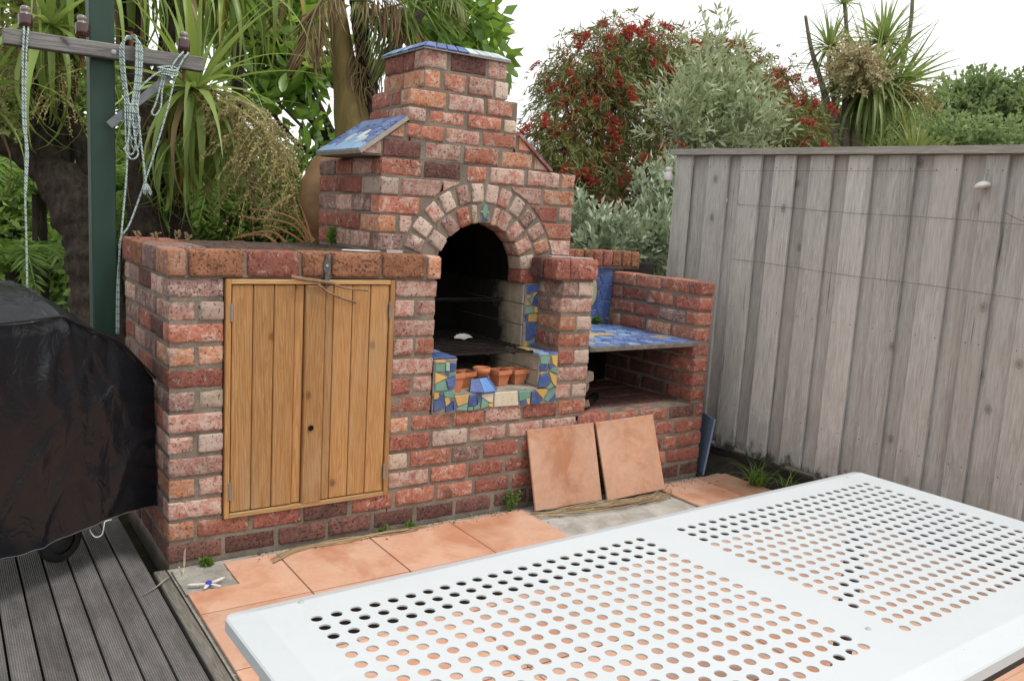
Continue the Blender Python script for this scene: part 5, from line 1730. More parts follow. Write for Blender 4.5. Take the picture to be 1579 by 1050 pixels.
L_GRASS = mat_leaf('grass_blade', (0.06, 0.13, 0.02), (0.17, 0.28, 0.05), 0.45, 0.35, (0.3, 0.42, 0.08))
L_WEED = mat_leaf('weed_leaf', (0.08, 0.17, 0.03), (0.19, 0.32, 0.07), 0.5, 0.4, (0.32, 0.45, 0.1))
L_STRAW = mat_leaf('straw', (0.30, 0.21, 0.11), (0.46, 0.35, 0.21), 0.85, 0.15)
BARKD = mat_simple('dark_fissured_bark', (0.014, 0.010, 0.008), (0.075, 0.056, 0.043), 26, 0.95, 38, 1.0, 0.03, stretch=(1, 1, 0.35))
BARKG = mat_simple('grey_bark', (0.10, 0.082, 0.066), (0.22, 0.185, 0.155), 22, 0.95, 50, 0.8, 0.015, stretch=(1, 1, 0.5))
BARKP = mat_simple('palm_trunk', (0.095, 0.070, 0.018), (0.23, 0.165, 0.055), 9, 0.65, 60, 0.6, 0.01, stretch=(1, 1, 0.16))

rng = np.random.default_rng(11)

def npmesh(name, V, F, mat, parent=None, smooth=False):
    """V (n,3), F (m,k) arrays of equal-sided faces"""
    me = bpy.data.meshes.new(name)
    V = np.asarray(V, np.float32); F = np.asarray(F, np.int32)
    m, k = F.shape
    me.vertices.add(len(V)); me.vertices.foreach_set('co', V.ravel())
    me.loops.add(m * k); me.loops.foreach_set('vertex_index', F.ravel())
    me.polygons.add(m)
    me.polygons.foreach_set('loop_start', np.arange(m, dtype=np.int32) * k)
    me.polygons.foreach_set('loop_total', np.full(m, k, np.int32))
    me.materials.append(mat)
    me.update(calc_edges=True)
    if smooth:
        me.polygons.foreach_set('use_smooth', np.ones(m, bool))
    return put(bpy.data.objects.new(name, me), parent)

def norm(a):
    return a / np.maximum(np.linalg.norm(a, axis=-1, keepdims=True), 1e-9)

def leaves(P, D, L, W, fold=0.25, curl=0.15):
    """folded leaf blades: base P, direction D, length L, width W -> V, F (quads): two quads each"""
    n = len(P)
    L = np.broadcast_to(L, (n,))[:, None]; W = np.broadcast_to(W, (n,))[:, None]
    D = norm(D)
    S = norm(np.cross(D, rng.normal(size=(n, 3))))
    U = np.cross(S, D)
    mid = P + D * L * 0.5 + U * L * curl * 0.3
    tip = P + D * L - U * L * curl * 0.4
    lf = P + D * L * 0.45 + S * W * 0.5 + U * W * fold
    rt = P + D * L * 0.45 - S * W * 0.5 + U * W * fold
    V = np.stack([P, lf, tip, rt, mid], 1).reshape(-1, 3)
    i = np.arange(n)[:, None] * 5
    F = np.concatenate([i + [[0, 4, 2, 1]], i + [[0, 3, 2, 4]]], 1).reshape(-1, 4)
    return V, F

def blobs(B, n):
    """n random points through the blobs (x, y, z, r), denser near the surface of each"""
    B = np.asarray(B, float)
    w = B[:, 3] ** 2.0
    k = rng.choice(len(B), n, p=w / w.sum())
    d = norm(rng.normal(size=(n, 3)))
    r = B[k, 3] * rng.random(n) ** 0.45 * (0.78 + 0.5 * rng.random(n))
    return B[k, :3] + d * r[:, None], d, k

def sprigs(B, nsprig, per, sl, lw, ll, droop=0.0, out=0.6):
    """leaf sprigs: short twigs with leaves along them, growing outwards from the blobs"""
    P, d, k = blobs(B, nsprig)
    ax = norm(d * out + rng.normal(size=d.shape) * 0.5 + np.array([0, 0, 0.25 - droop]))
    t = rng.random((nsprig, per))
    base = P[:, None, :] + ax[:, None, :] * (t * sl)[..., None]
    base[..., 2] -= droop * sl * t ** 2
    dirs = norm(ax[:, None, :] * 0.9 + rng.normal(size=(nsprig, per, 3)) * 0.55 + np.array([0, 0, -droop * 0.8]))
    base = base.reshape(-1, 3); dirs = dirs.reshape(-1, 3)
    m = len(base)
    return leaves(base, dirs, ll * (0.6 + 0.7 * rng.random(m)), lw * (0.7 + 0.6 * rng.random(m)))

def limbs(base, B, r0, mat, parent, name='trunk', every=1, bend=0.15, n=8):
    m = MB()
    base = Vector(base)
    for i, b in enumerate(B):
        if i % every:
            continue
        e = Vector(b[:3])
        mid = base.lerp(e, 0.5) + Vector((rng.normal() * bend, rng.normal() * bend, -abs(rng.normal()) * bend * 0.6))
        q = smooth_path([base, base.lerp(mid, 0.5) + Vector((rng.normal(), rng.normal(), 0)) * bend * 0.3, mid, e], 4)
        k = len(q)
        m.tube(q, [r0 * (1 - 0.85 * j / (k - 1)) for j in range(k)], n)
    return m.build(name, mat, parent, True)

def pblob(px, py, r, d):
    p = at(px, py, d)
    return (p.x, p.y, p.z, r * d / FPX)

def ground_under(p, z=-0.12):
    return (p[0], p[1], z)

# ---- strap leaves
def strap_mesh(L, W, droop, seg=8, keel=0.22):
    V = []; F = []
    x = z = 0.0
    a = 0.0
    for s in range(seg + 1):
        t = s / seg
        w = W * (0.55 + 0.45 * math.sin(math.pi * min(1, t * 1.6 + 0.1))) * (1 - max(0, t - 0.45) / 0.55) ** 0.8 if t < 1 else 0.0015
        w = max(w, 0.0012)
        k = keel * w
        ca, sa = math.cos(a), math.sin(a)
        for yy, lift in ((-w / 2, k), (0, 0), (w / 2, k)):
            V.append((x - lift * ca, yy, z + lift * sa))
        a += droop / seg * (0.4 + 1.2 * t)
        x += math.sin(a) * L / seg; z += math.cos(a) * L / seg
    for s in range(seg):
        for q in range(2):
            i = s * 3 + q
            F.append((i, i + 1, i + 4, i + 3))
    return V, F
STRAPS = {}
def strap(droop_i, mat):
    key = (droop_i, mat.name)
    if key not in STRAPS:
        V, F = strap_mesh(1.0, 0.062, 0.25 + droop_i * 0.42)
        me = bpy.data.meshes.new('leaf')
        me.from_pydata(V, [], F); me.materials.append(mat)
        me.polygons.foreach_set('use_smooth', [True] * len(F))
        STRAPS[key] = me
    return STRAPS[key]

def rosette_mats(c, n, L, tmin, tmax, seed, axis=None):
    rnd = random.Random(seed)
    out = []
    q = Vector((0, 0, 1)).rotation_difference(Vector(axis)).to_matrix().to_4x4() if axis else Matrix.Identity(4)
    for k in range(n):
        f = (k + rnd.random()) / n
        tilt = tmin + (tmax - tmin) * f ** 0.85
        az = k * 2.39996 + rnd.uniform(-.2, .2)
        l = L * rnd.uniform(0.72, 1.08)
        di = min(5, max(0, int(tilt / 30 + rnd.uniform(-.6, 1.0))))
        M = Matrix.Translation(c) @ q @ Matrix.Rotation(az, 4, 'Z') @ Matrix.Translation((0.03, 0, 0)) @ Matrix.Rotation(R(tilt), 4, 'Y') @ Matrix.Diagonal((l, l * rnd.uniform(0.8, 1.2), l, 1))
        out.append((di, M, tilt))
    return out

def rosette(c, n, L, parent, seed, tmin=5, tmax=150, axis=None, dead=0.0, mat=None):
    rnd = random.Random(seed + 1)
    for di, M, tilt in rosette_mats(c, n, L, tmin, tmax, seed, axis):
        mt = mat or L_CORD
        if tilt > 110 and rnd.random() < dead:
            mt = L_YEL if rnd.random() < 0.3 else L_DEAD
        o = bpy.data.objects.new('leaf', strap(di, mt))
        o.matrix_basis = M
        put(o, parent)

def rosette_joined(cs, name, parent, mat, seed):
    """several rosettes in one mesh: (centre, n, L, tmin, tmax, axis)"""
    Vs = []; Fs = []; n0 = 0
    for i, (c, n, L, a, b, ax) in enumerate(cs):
        for di, M, tilt in rosette_mats(c, n, L, a, b, seed + i * 7, ax):
            V, F = strap_mesh(1.0, 0.06, 0.2 + di * 0.34, 6)
            V = np.array([(M @ Vector(v))[:] for v in V])
            Vs.append(V); Fs.append(np.array(F) + n0); n0 += len(V)
    return npmesh(name, np.concatenate(Vs), np.concatenate(Fs), mat, parent, True)

def panicle(name, path, spread, n, mat, parent, seed, size=0.012, sub=26, hang=0.6):
    """drooping flower head: main stalk, many side strands set with tiny florets"""
    rnd = random.Random(seed)
    P = smooth_path(path, 8)
    st = MB().tube(P, [0.010 * (1 - 0.8 * i / (len(P) - 1)) for i in range(len(P))], 6)
    Vb = []; base = []; dr = []
    for k in range(n):
        t = rnd.random() ** 0.8
        i = min(len(P) - 2, int(t * (len(P) - 1)))
        p = P[i]
        a = Vector((rnd.gauss(0, 1), rnd.gauss(0, 1), rnd.gauss(0, 0.6))).normalized()
        ln = spread * rnd.uniform(0.5, 1.1)
        q = [p + a * ln * s - Vector((0, 0, hang * ln * s * s)) for s in (0, 0.33, 0.66, 1.0)]
        st.tube(q, [0.0022, 0.0018, 0.0014, 0.001], 3, False)
        for _ in range(sub):
            s = rnd.random()
            j = min(2, int(s * 3)); f = s * 3 - j
            base.append(q[j].lerp(q[j + 1], f)); dr.append((rnd.gauss(0, 1), rnd.gauss(0, 1), rnd.gauss(0, 1)))
    o = st.build(name, mat, parent)
    V, F = leaves(np.array([b[:] for b in base]), np.array(dr), size, size * 0.6)
    npmesh('florets', V, F, mat, o)
    return o

# ---------------------------------------------------------------- left: branching cabbage tree in front of ferns
cab = thing('cabbage_tree', 'dark branching cabbage tree trunk behind the covered grill, leaves hanging above', 'tree', tuple(at(140, 470, 5.0)))
tr = MB()
def tw(*a):
    return [at(*p) for p in a]
def trunk(path, radii, n=12, rough=0.0):
    q = smooth_path(path, 7)
    k = len(q)
    rr = []
    for j in range(k):
        f = j / (k - 1) * (len(radii) - 1); i = min(int(f), len(radii) - 2)
        rr.append((radii[i] + (radii[i + 1] - radii[i]) * (f - i)) * (1 + rough * noise.noise(q[j] * 9)))
    return q, rr
def rtube(m, q, rr, n=20, amp=0.16):
    b = len(m.V)
    q2 = []; r2 = []
    for i in range(len(q) - 1):
        for f in (0, .25, .5, .75):
            q2.append(q[i].lerp(q[i + 1], f)); r2.append(rr[i] + (rr[i + 1] - rr[i]) * f)
    m.tube(q2, r2, n)
    for i, c in enumerate(q2):
        for k in range(n):
            j = b + i * n + k
            v = Vector(m.V[j])
            d = v - c
            s = 1 + amp * (noise.noise(v * 14) + 0.8 * noise.noise(Vector((v.x * 45, v.y * 45, v.z * 20))))
            m.V[j] = tuple(c + d * s)
for path, rad in (
        ([(160, 640, 5.0), (150, 460, 5.0), (140, 380, 5.0), (112, 310, 5.0), (78, 255, 5.05)], (0.15, 0.145, 0.14, 0.15, 0.10)),
        ([(110, 310, 5.0), (60, 265, 4.95), (20, 232, 4.9), (-60, 190, 4.9)], (0.10, 0.06, 0.055, 0.05)),
        ([(85, 262, 5.05), (66, 200, 5.1), (48, 110, 5.1), (40, -30, 5.1)], (0.10, 0.085, 0.075, 0.06)),
        ([(92, 270, 5.05), (105, 215, 5.1), (100, 150, 5.1), (120, 40, 5.1), (130, -40, 5.1)], (0.07, 0.055, 0.05, 0.05, 0.045)),
        ([(150, 420, 5.0), (142, 300, 5.1), (120, 210, 5.0), (92, 140, 4.95), (70, 90, 4.9)], (0.07, 0.055, 0.045, 0.04, 0.035))):
    q, rr = trunk([at(*p) for p in path], rad, rough=0.25)
    rtube(tr, q, rr, 22)
tr.build('trunk', BARKD, cab, True)
crown = MB().tube([at(40, -60, 5.1), at(40, -70, 5.1)], 0.05, 8).build('crown', BARKD, cab)
rosette(at(40, -60, 4.9), 46, 0.95, crown, 3, 30, 165, None, 0.1)
rosette(at(130, -90, 4.8), 40, 0.95, crown, 5, 30, 165, None, 0.1)
rosette(at(-60, 150, 4.7), 34, 0.85, crown, 8, 20, 150, None, 0.1)
rosette(at(75, 40, 4.7), 44, 0.8, crown, 9, 20, 165, None, 0.1)
rosette(at(205, -60, 5.2), 34, 0.85, crown, 15, 60, 165, None, 0.3)
for k, (x, y) in enumerate(((20, 20), (80, 40), (-20, 50))):
    panicle('flower_panicle', [at(x, y - 60, 4.9), at(x + 4, y, 4.8), at(x + 10, y + 60, 4.75), at(x + 12, y + 120, 4.75)], 0.22, 75, L_PAN, cab, 20 + k, 0.016, 28, 0.9)

# ---------------------------------------------------------------- centre: cabbage tree with a full rosette and drooping flower head
cab2 = thing('cabbage_tree', 'slender cabbage tree with a rosette of long green leaves behind the cupboard', 'tree', tuple(at(250, 480, 5.1)))
tr = MB()
for path, rad in (
        ([(236, 620, 5.15), (238, 440, 5.15), (225, 330, 5.15), (215, 180, 5.2), (205, 60, 5.25), (200, -40, 5.3)], (0.13, 0.12, 0.10, 0.085, 0.08, 0.07)),
        ([(232, 330, 5.15), (250, 230, 5.1), (275, 170, 5.0), (298, 142, 4.95)], (0.07, 0.055, 0.045, 0.045)),
        ([(222, 200, 5.2), (250, 110, 5.3), (262, 40, 5.35), (275, -40, 5.4)], (0.06, 0.055, 0.05, 0.05)),
        ([(290, 480, 5.3), (282, 380, 5.3), (272, 300, 5.3), (268, 200, 5.4), (290, 60, 5.5), (292, -30, 5.5)], (0.08, 0.07, 0.06, 0.05, 0.04, 0.04)),
        ([(372, 480, 6.6), (368, 300, 6.5), (366, 140, 6.3), (372, -30, 6.2)], (0.055, 0.05, 0.042, 0.038))):
    q, rr = trunk([at(*p) for p in path], rad, rough=0.22)
    rtube(tr, q, rr, 18)
tr.build('trunk', BARKD, cab2, True)
crown2 = MB().tube([at(298, 146, 4.95), at(302, 134, 4.93)], 0.03, 8).build('crown', BARKG, cab2)
rosette(at(300, 138, 4.85), 74, 0.80, crown2, 31, 4, 172, None, 0.15)
rosette(at(262, 215, 5.05), 30, 0.66, crown2, 33, 120, 174, None, 0.2)
rosette(at(322, 205, 5.1), 34, 0.72, crown2, 35, 40, 172, None, 0.35)
rosette(at(275, -50, 5.3), 34, 0.8, crown2, 36, 60, 172, None, 0.3)
rosette(at(345, -30, 5.6), 40, 0.85, crown2, 38, 60, 172, None, 0.15)
rosette(at(420, -70, 5.9), 30, 0.95, crown2, 39, 80, 172, None, 0.2)
# skirt of dead leaves round the stems
for k in range(26):
    p = at(random.uniform(205, 300), random.uniform(190, 260), random.uniform(5.0, 5.25))
    o = bpy.data.objects.new('dead_leaf', strap(1, L_DEAD))
    l = random.uniform(0.3, 0.55)
    o.matrix_basis = Matrix.Translation(p) @ Matrix.Rotation(random.uniform(0, 6.3), 4, 'Z') @ Matrix.Rotation(R(random.uniform(160, 178)), 4, 'Y') @ Matrix.Diagonal((l, l * .7, l, 1))
    put(o, crown2)
panicle('flower_panicle', [at(318, 150, 4.85), at(360, 165, 4.75), at(405, 200, 4.7), at(440, 260, 4.7), at(455, 320, 4.7)], 0.21, 150, L_PAN, cab2, 51, 0.017, 34, 0.9)
panicle('flower_panicle', [at(318, 152, 4.85), at(350, 180, 4.8), at(375, 230, 4.75), at(385, 300, 4.75)], 0.22, 130, L_PAN, cab2, 52, 0.017, 32, 0.9)
panicle('flower_panicle', [at(330, 140, 4.9), at(380, 160, 4.9), at(415, 185, 4.9), at(425, 240, 4.9)], 0.20, 90, L_PANL, cab2, 53, 0.015, 30, 0.9)

# dried flower stalks lying behind the cupboard top
t = thing('dried_flower_stalk', 'rusty brown dried flower stalks arching over the back of the cupboard top', 'dried plant', tuple(at(470, 375, 4.35)))
m = MB()
for pts in ([(478, 372), (462, 345), (440, 332), (412, 326), (386, 322)], [(474, 374), (455, 350), (425, 340), (395, 338), (372, 333)], [(470, 376), (450, 362), (430, 352), (410, 348)],
            [(440, 374), (425, 360), (400, 358), (372, 364)], [(482, 374), (470, 335), (462, 315)], [(485, 372), (466, 345), (452, 318)], [(425, 374), (410, 364), (392, 362), (365, 366)]):
    q = smooth_path([at(x, y, 4.4) for x, y in pts], 6)
    m.tube(q, [0.007 * (1 - 0.75 * i / len(q)) for i in range(len(q))], 5)
    for p in q:
        for _ in range(5):
            e = p + Vector((random.gauss(0, 1), random.gauss(0, 1), random.gauss(0, 1))).normalized() * 0.011
            m.tube([p, e], 0.0013, 3, False)
m.build('stalks', mat_leaf('rusty_stalk', (0.26, 0.11, 0.05), (0.38, 0.19, 0.09), 0.8, 0.1), t)

# ---------------------------------------------------------------- palm behind the chimney
palm = thing('palm_tree', 'palm with a smooth olive brown trunk rising behind the chimney', 'palm', tuple(at(540, 420, 5.7)))
q, rr = trunk([at(556, 470, 5.7), at(554, 330, 5.7), at(549, 225, 5.7), at(537, 150, 5.7), at(528, 80, 5.7), at(518, 0, 5.7), at(512, -60, 5.7)], (0.17, 0.16, 0.145, 0.10, 0.075, 0.058, 0.05), rough=0.06)
MB().tube(q, rr, 18).build('trunk', BARKP, palm, True)
q, rr = trunk([at(580, 230, 5.75), at(570, 150, 5.75), at(558, 60, 5.75), at(548, -40, 5.75)], (0.10, 0.085, 0.07, 0.06), rough=0.15)
lb = MB(); rtube(lb, q, [v * .8 for v in rr], 18, 0.2); lb.build('leaf_base', BARKD, palm, True)
q, rr = trunk([at(572, 120, 5.7), at(610, 70, 5.65), at(650, 20, 5.6), at(675, -20, 5.6)], (0.05, 0.035, 0.028, 0.025))
MB().tube(q, rr, 10).build('leaf_stalk', BARKG, palm, True)
pc = MB().tube([at(512, -60, 5.7), at(512, -70, 5.7)], 0.05, 8).build('crown', BARKP, palm)
def frond(path, nl, ll, mat, parent, name='frond', lw=0.022, hang=0.6, seed=0):
    rnd = random.Random(seed)
    q = smooth_path(path, 10)
    k = len(q)
    m = MB().tube(q, [0.012 * (1 - 0.8 * i / k) for i in range(k)], 6)
    o = m.build(name, mat, parent)
    P = []; Dv = []; Ls = []
    for s in range(nl):
        f = 0.06 + 0.93 * s / nl
        i = min(k - 2, int(f * (k - 1)))
        p = q[i].lerp(q[i + 1], f * (k - 1) - i)
        tg = (q[i + 1] - q[i]).normalized()
        side = tg.cross(Vector((0, 0, 1)))
        side = side.normalized() if side.length > 0.05 else Vector((1, 0, 0))
        for sg in (-1, 1):
            d = tg * 0.55 + side * sg * 0.75 + Vector((rnd.gauss(0, .12), rnd.gauss(0, .12), -hang + rnd.gauss(0, .15)))
            P.append(p[:]); Dv.append(d[:]); Ls.append(ll * math.sin(math.pi * (0.12 + 0.85 * f)) * rnd.uniform(0.8, 1.15) + 0.02)
    V, F = leaves(np.array(P), np.array(Dv), np.array(Ls), lw, 0.15, 0.12)
    npmesh('leaflets', V, F, mat, o)
    return o
frond([at(560, 20, 5.75), at(610, 10, 5.65), at(660, -20, 5.6), at(700, -60, 5.5)], 60, 0.5, L_MID, palm, hang=0.9, seed=1)
for k, pts in enumerate((((545, 10, 5.7), (585, -10, 5.6), (622, 10, 5.55), (640, 60, 5.5)), ((540, 0, 5.7), (575, 5, 5.6), (598, 50, 5.55), (602, 110, 5.5)),
                         ((530, 0, 5.65), (500, -5, 5.5), (478, 40, 5.45), (470, 90, 5.4)), ((560, -30, 5.7), (620, -50, 5.6), (680, -30, 5.5), (720, 20, 5.5)))):
    frond([at(*p) for p in pts], 46, 0.42, L_DEAD if k in (0, 2) else L_YUC, palm, 'dead_frond', 0.012, 1.0, 5 + k)
for k in range(60):
    a = at(random.uniform(545, 600), random.uniform(-10, 150), 5.60)
    e = a + Vector((random.uniform(-.12, .16), random.uniform(-.1, .1), -random.uniform(.12, .4)))
    MB().tube(smooth_path([a, a.lerp(e, .5) + Vector((random.uniform(-.05, .05), 0, .03)), e], 4), [0.004] * 4 + [0.003] * 4 + [0.002], 5).build('fibre', L_DEAD, palm, True)

# ---------------------------------------------------------------- broad-leaved tree behind the palm: single large leaves
big = thing('broadleaf_tree', 'tree with large glossy rounded leaves behind the palm and chimney', 'tree', tuple(at(560, 470, 7.2)))
V, F = [], []
lp = [(0, 0), (0.10, 0.14), (0.19, 0.36), (0.21, 0.58), (0.15, 0.82), (0.05, 0.97), (0, 1.0)]
for t_, (w_, l_) in enumerate(lp):
    zc = -0.10 * l_ * l_
    V += [(-w_, l_, zc + 0.22 * w_), (0, l_, zc), (w_, l_, zc + 0.22 * w_)]
for t_ in range(len(lp) - 1):
    for q_ in range(2):
        i = t_ * 3 + q_
        F.append((i, i + 1, i + 4, i + 3))
bigme = bpy.data.meshes.new('leaf'); bigme.from_pydata(V, [], F); bigme.materials.append(L_BIG)
bigme.polygons.foreach_set('use_smooth', [True] * len(F))
BB = [pblob(*a) for a in ((400, 60, 60, 7.0), (450, 30, 60, 7.2), (470, 110, 45, 7.0), (430, 160, 34, 7.0), (500, 190, 24, 6.9), (480, 240, 22, 6.9), (390, 130, 40, 7.2), (440, 90, 50, 7.3), (500, 60, 40, 7.3),
                          (720, 40, 48, 6.8), (760, 80, 34, 6.7), (690, 20, 45, 7.0), (745, 20, 40, 6.9), (780, 100, 14, 6.7), (655, 25, 30, 7.0), (735, 100, 30, 6.8), (420, -10, 70, 7.2), (350, 20, 50, 7.3))]
bt_root = at(560, 300, 7.2)
limbs(bt_root, BB, 0.05, BARKD, big, 'trunk', 1, 0.12, 7)
MB().tube([tuple(at(560, 300, 7.2) + Vector((0, 0, -2))), at(560, 300, 7.2)], [0.09, 0.06], 10).build('stem', BARKD, big)
bcrown = MB().tube([bt_root, bt_root + Vector((0, 0, 0.02))], 0.02, 6).build('crown', BARKD, big)
P, dd, kk = blobs(BB, 290)
for i in range(290):
    d = Vector(norm(dd[i] * 0.8 + rng.normal(size=3) * 0.5 + np.array([0, 0, -0.15])))
    yq = Vector((0, 1, 0)).rotation_difference(d).to_matrix().to_4x4()
    s = 0.17 * (0.7 + 0.6 * rng.random())
    o = bpy.data.objects.new('leaf', bigme)
    o.matrix_basis = Matrix.Translation(P[i]) @ yq @ Matrix.Rotation(rng.uniform(-1.2, 1.2), 4, 'Y') @ Matrix.Scale(s, 4)
    put(o, bcrown)
P, dd, kk = blobs([(b[0] + .03, b[1] + .12, b[2], b[3] * 0.95) for b in BB], 1700)
V_, F_ = leaves(P, dd + rng.normal(size=dd.shape) * 0.6, 0.18 * (0.7 + .6 * rng.random(1700)), 0.085, 0.2)
stuff(npmesh('inner_leaves', V_, F_, L_BIG, big, True))

# ---------------------------------------------------------------- ferns at the left
for i, (x, y, d, s, lab) in enumerate(((60, 300, 6.6, 0.9, 'tree fern spreading its fronds to the left of the dark trunk'), (20, 420, 6.0, 0.75, 'low fern just above the grill cover at the left edge'),
                                  (185, 300, 6.8, 0.8, 'fern showing between the post and the dark trunk'), (350, 330, 6.4, 0.8, 'fern behind the drooping flower heads'))):
    c = at(x, y, d)
    t = thing('fern', lab, 'fern', (c.x, c.y, -0.1), 'ferns behind the masonry')
    MB().tube([(c.x, c.y, -0.12), (c.x, c.y, c.z)], [0.07, 0.05], 9).build('stem', BARKD, t)
    for k in range(15):
        az = k * 2.4
        dv = Vector((math.cos(az), math.sin(az), 0))
        frond([c, c + dv * s * 0.35 + Vector((0, 0, 0.25 * s)), c + dv * s * 0.75 + Vector((0, 0, 0.22 * s)), c + dv * s * 1.1 + Vector((0, 0, -0.08 * s))], 40, 0.24 * s, L_FERN, t, 'frond', 0.022, 0.25, 60 + i * 20 + k)

# ---------------------------------------------------------------- dark shrubbery that closes the view behind the left side
B = [pblob(*a) for a in ((-60, 330, 90, 8.6), (30, 350, 90, 8.8), (120, 330, 80, 9.0), (210, 330, 90, 8.8), (300, 330, 80, 9.0), (390, 330, 60, 9.0), (450, 345, 40, 8.6), (60, 200, 80, 9.6), (180, 180, 80, 9.6), (-40, 180, 90, 9.6), (290, 210, 60, 9.6), (120, 70, 50, 10), (20, 70, 50, 10), (90, 420, 90, 8.4), (-40, 450, 90, 8.4), (230, 430, 80, 8.4), (380, 420, 80, 8.4), (480, 420, 50, 8.4))]
V_, F_ = sprigs(B, 4200, 9, 0.35, 0.05, 0.13, 0.2)
o = npmesh('shrubbery', V_, F_, L_DARK)
stuff(tag(o, 'dense dark green shrubbery closing the view behind the cabbage trees', 'shrubbery'))
B = [pblob(*a) for a in ((300, 330, 42, 6.1), (360, 345, 44, 6.0), (420, 335, 42, 6.0), (460, 290, 30, 6.1), (470, 345, 30, 5.9), (200, 350, 40, 6.4), (350, 265, 36, 6.2), (400, 270, 34, 6.2))]
t = thing('leafy_bush', 'bright leafy bush behind the cupboard and dried stalks', 'bush', tuple(at(380, 470, 7.0)))
limbs(ground_under(at(380, 470, 7.0)), B, 0.03, BARKD, t, 'trunk')
V_, F_ = sprigs(B, 1000, 9, 0.22, 0.032, 0.08, 0.1)
npmesh('crown', V_, F_, L_MID, t)

# ---------------------------------------------------------------- bottlebrush
BBR = [pblob(*a) for a in ((862, 120, 34, 8.2), (905, 100, 46, 8.2), (950, 70, 42, 8.4), (985, 75, 42, 8.4), (1030, 80, 45, 8.6), (880, 190, 50, 8.0), (940, 170, 55, 8.2), (1000, 170, 55, 8.4), (840, 215, 28, 7.8), (870, 265, 50, 7.9), (930, 270, 55, 8.0), (990, 270, 50, 8.2), (905, 330, 42, 7.8), (960, 340, 46, 7.9), (1010, 340, 40, 8.0), (832, 190, 16, 8.0),
                           (1080, 90, 40, 8.8), (1130, 110, 40, 9.0), (1180, 130, 42, 9.0), (1215, 160, 36, 9.0), (1150, 200, 50, 9.0), (1220, 205, 40, 9.0), (1245, 190, 26, 9.0), (1200, 200, 44, 8.6), (1250, 220, 26, 8.6), (1160, 150, 40, 8.8), (1090, 180, 55, 8.8), (960, 390, 40, 7.9), (900, 385, 40, 7.8))]
t = thing('bottlebrush_tree', 'bottlebrush tree full of red flower spikes behind the chimney and fence', 'tree', ground_under(at(985, 470, 8.3)))
limbs(ground_under(at(985, 470, 8.3)), BBR, 0.07, BARKG, t, 'trunk', 1, 0.25)
V_, F_ = sprigs(BBR, 5200, 13, 0.26, 0.013, 0.09, 0.75, 0.75)
bot = npmesh('crown', V_, F_, L_BOT, t)
P = []; Dv = []
bn = 26
fm_V = []; fm_F = []
pp = []; dq = []
for i in range(150):
    h = rng.uniform(-0.045, 0.045); a = rng.uniform(0, 6.28)
    pp.append((0, 0, h)); dq.append((math.cos(a), math.sin(a), rng.normal() * 0.35))
V_, F_ = leaves(np.array(pp), np.array(dq), 0.030 * (0.7 + 0.5 * rng.random(150)), 0.0065)
fme = bpy.data.meshes.new('flower'); fme.from_pydata(V_.tolist(), [], F_.tolist()); fme.materials.append(L_RED)
P, dd, kk = blobs(BBR[:16] + BBR[26:], 205)
P2, dd2, kk2 = blobs([b for b in BBR[16:23]] + BBR[23:26], 90)
P = np.concatenate([P, P2]); dd = np.concatenate([dd, dd2])
for i in range(295):
    o = bpy.data.objects.new('flower', fme)
    p = Vector(P[i]) + Vector(dd[i]) * 0.10 - fw * 0.06
    s = rng.uniform(1.0, 1.9)
    ax = Vector(dd[i] * 0.6 + np.array([0, 0, -0.7]) + rng.normal(size=3) * 0.3)
    o.matrix_basis = Matrix.Translation(p) @ Vector((0, 0, 1)).rotation_difference(ax).to_matrix().to_4x4() @ Matrix.Diagonal((s, s, s * rng.uniform(0.9, 1.5), 1))
    put(o, bot)

Pb, db, kb = blobs(BBR, 900)
V_, F_ = leaves(np.repeat(Pb + db * 0.08, 8, 0) + rng.normal(size=(7200, 3)) * 0.02, rng.normal(size=(7200, 3)), 0.05, 0.013)
stuff(npmesh('faded_blossom', V_, F_, mat_leaf('faded_stamens', (0.28, 0.045, 0.028), (0.44, 0.13, 0.07), 0.7, 0.25), t))

# ---------------------------------------------------------------- olive
BO = [pblob(*a) for a in ((1100, 60, 9, 7.4), (1098, 92, 15, 7.4), (1088, 128, 24, 7.3), (1120, 140, 26, 7.3), (1062, 165, 28, 7.2), (1110, 185, 36, 7.3), (1152, 190, 26, 7.3), (1045, 200, 18, 7.1), (1080, 220, 34, 7.2), (1140, 222, 36, 7.3), (1172, 225, 14, 7.3))]
t = thing('olive_tree', 'silvery grey-green olive tree rising in front of the bottlebrush', 'tree', ground_under(at(1090, 470, 7.3)))
limbs(ground_under(at(1090, 470, 7.3)), BO, 0.05, BARKG, t, 'trunk', 1, 0.12)
V_, F_ = sprigs(BO, 380, 13, 0.30, 0.022, 0.10, -0.25, 0.8)
npmesh('crown', V_, F_, L_OLI, t)
for lab, pts, d, n, mat, ll in (('silver-leaved shrub showing over the rear wall beside the oven', ((905, 365, 24, 5.9), (935, 372, 22, 5.9), (895, 345, 14, 5.9), (950, 385, 20, 5.8), (920, 395, 24, 5.7)), 5.9, 260, L_SIL, 0.055),
                                ('grey-green leafy shrub between the wood bay and the fence end', ((1010, 300, 22, 6.4), (1030, 330, 24, 6.3), (1000, 355, 24, 6.2), (1020, 375, 26, 6.1), (1040, 285, 18, 6.4), (985, 385, 22, 6.0), (1035, 395, 20, 6.0)), 6.2, 420, L_SIL, 0.06)):
    B = [pblob(*p) for p in pts]
    t = thing('silver_shrub', lab, 'shrub', (B[0][0], B[0][1], 1.0), 'silver-leaved shrubs in the raised bed')
    limbs((B[-1][0], B[-1][1], 0.9), B, 0.014, BARKG, t, 'trunk')
    V_, F_ = sprigs(B, int(n * 0.7), 11, 0.16, 0.028, ll * 1.25, -0.25, 0.75)
    npmesh('crown', V_, F_, mat, t)

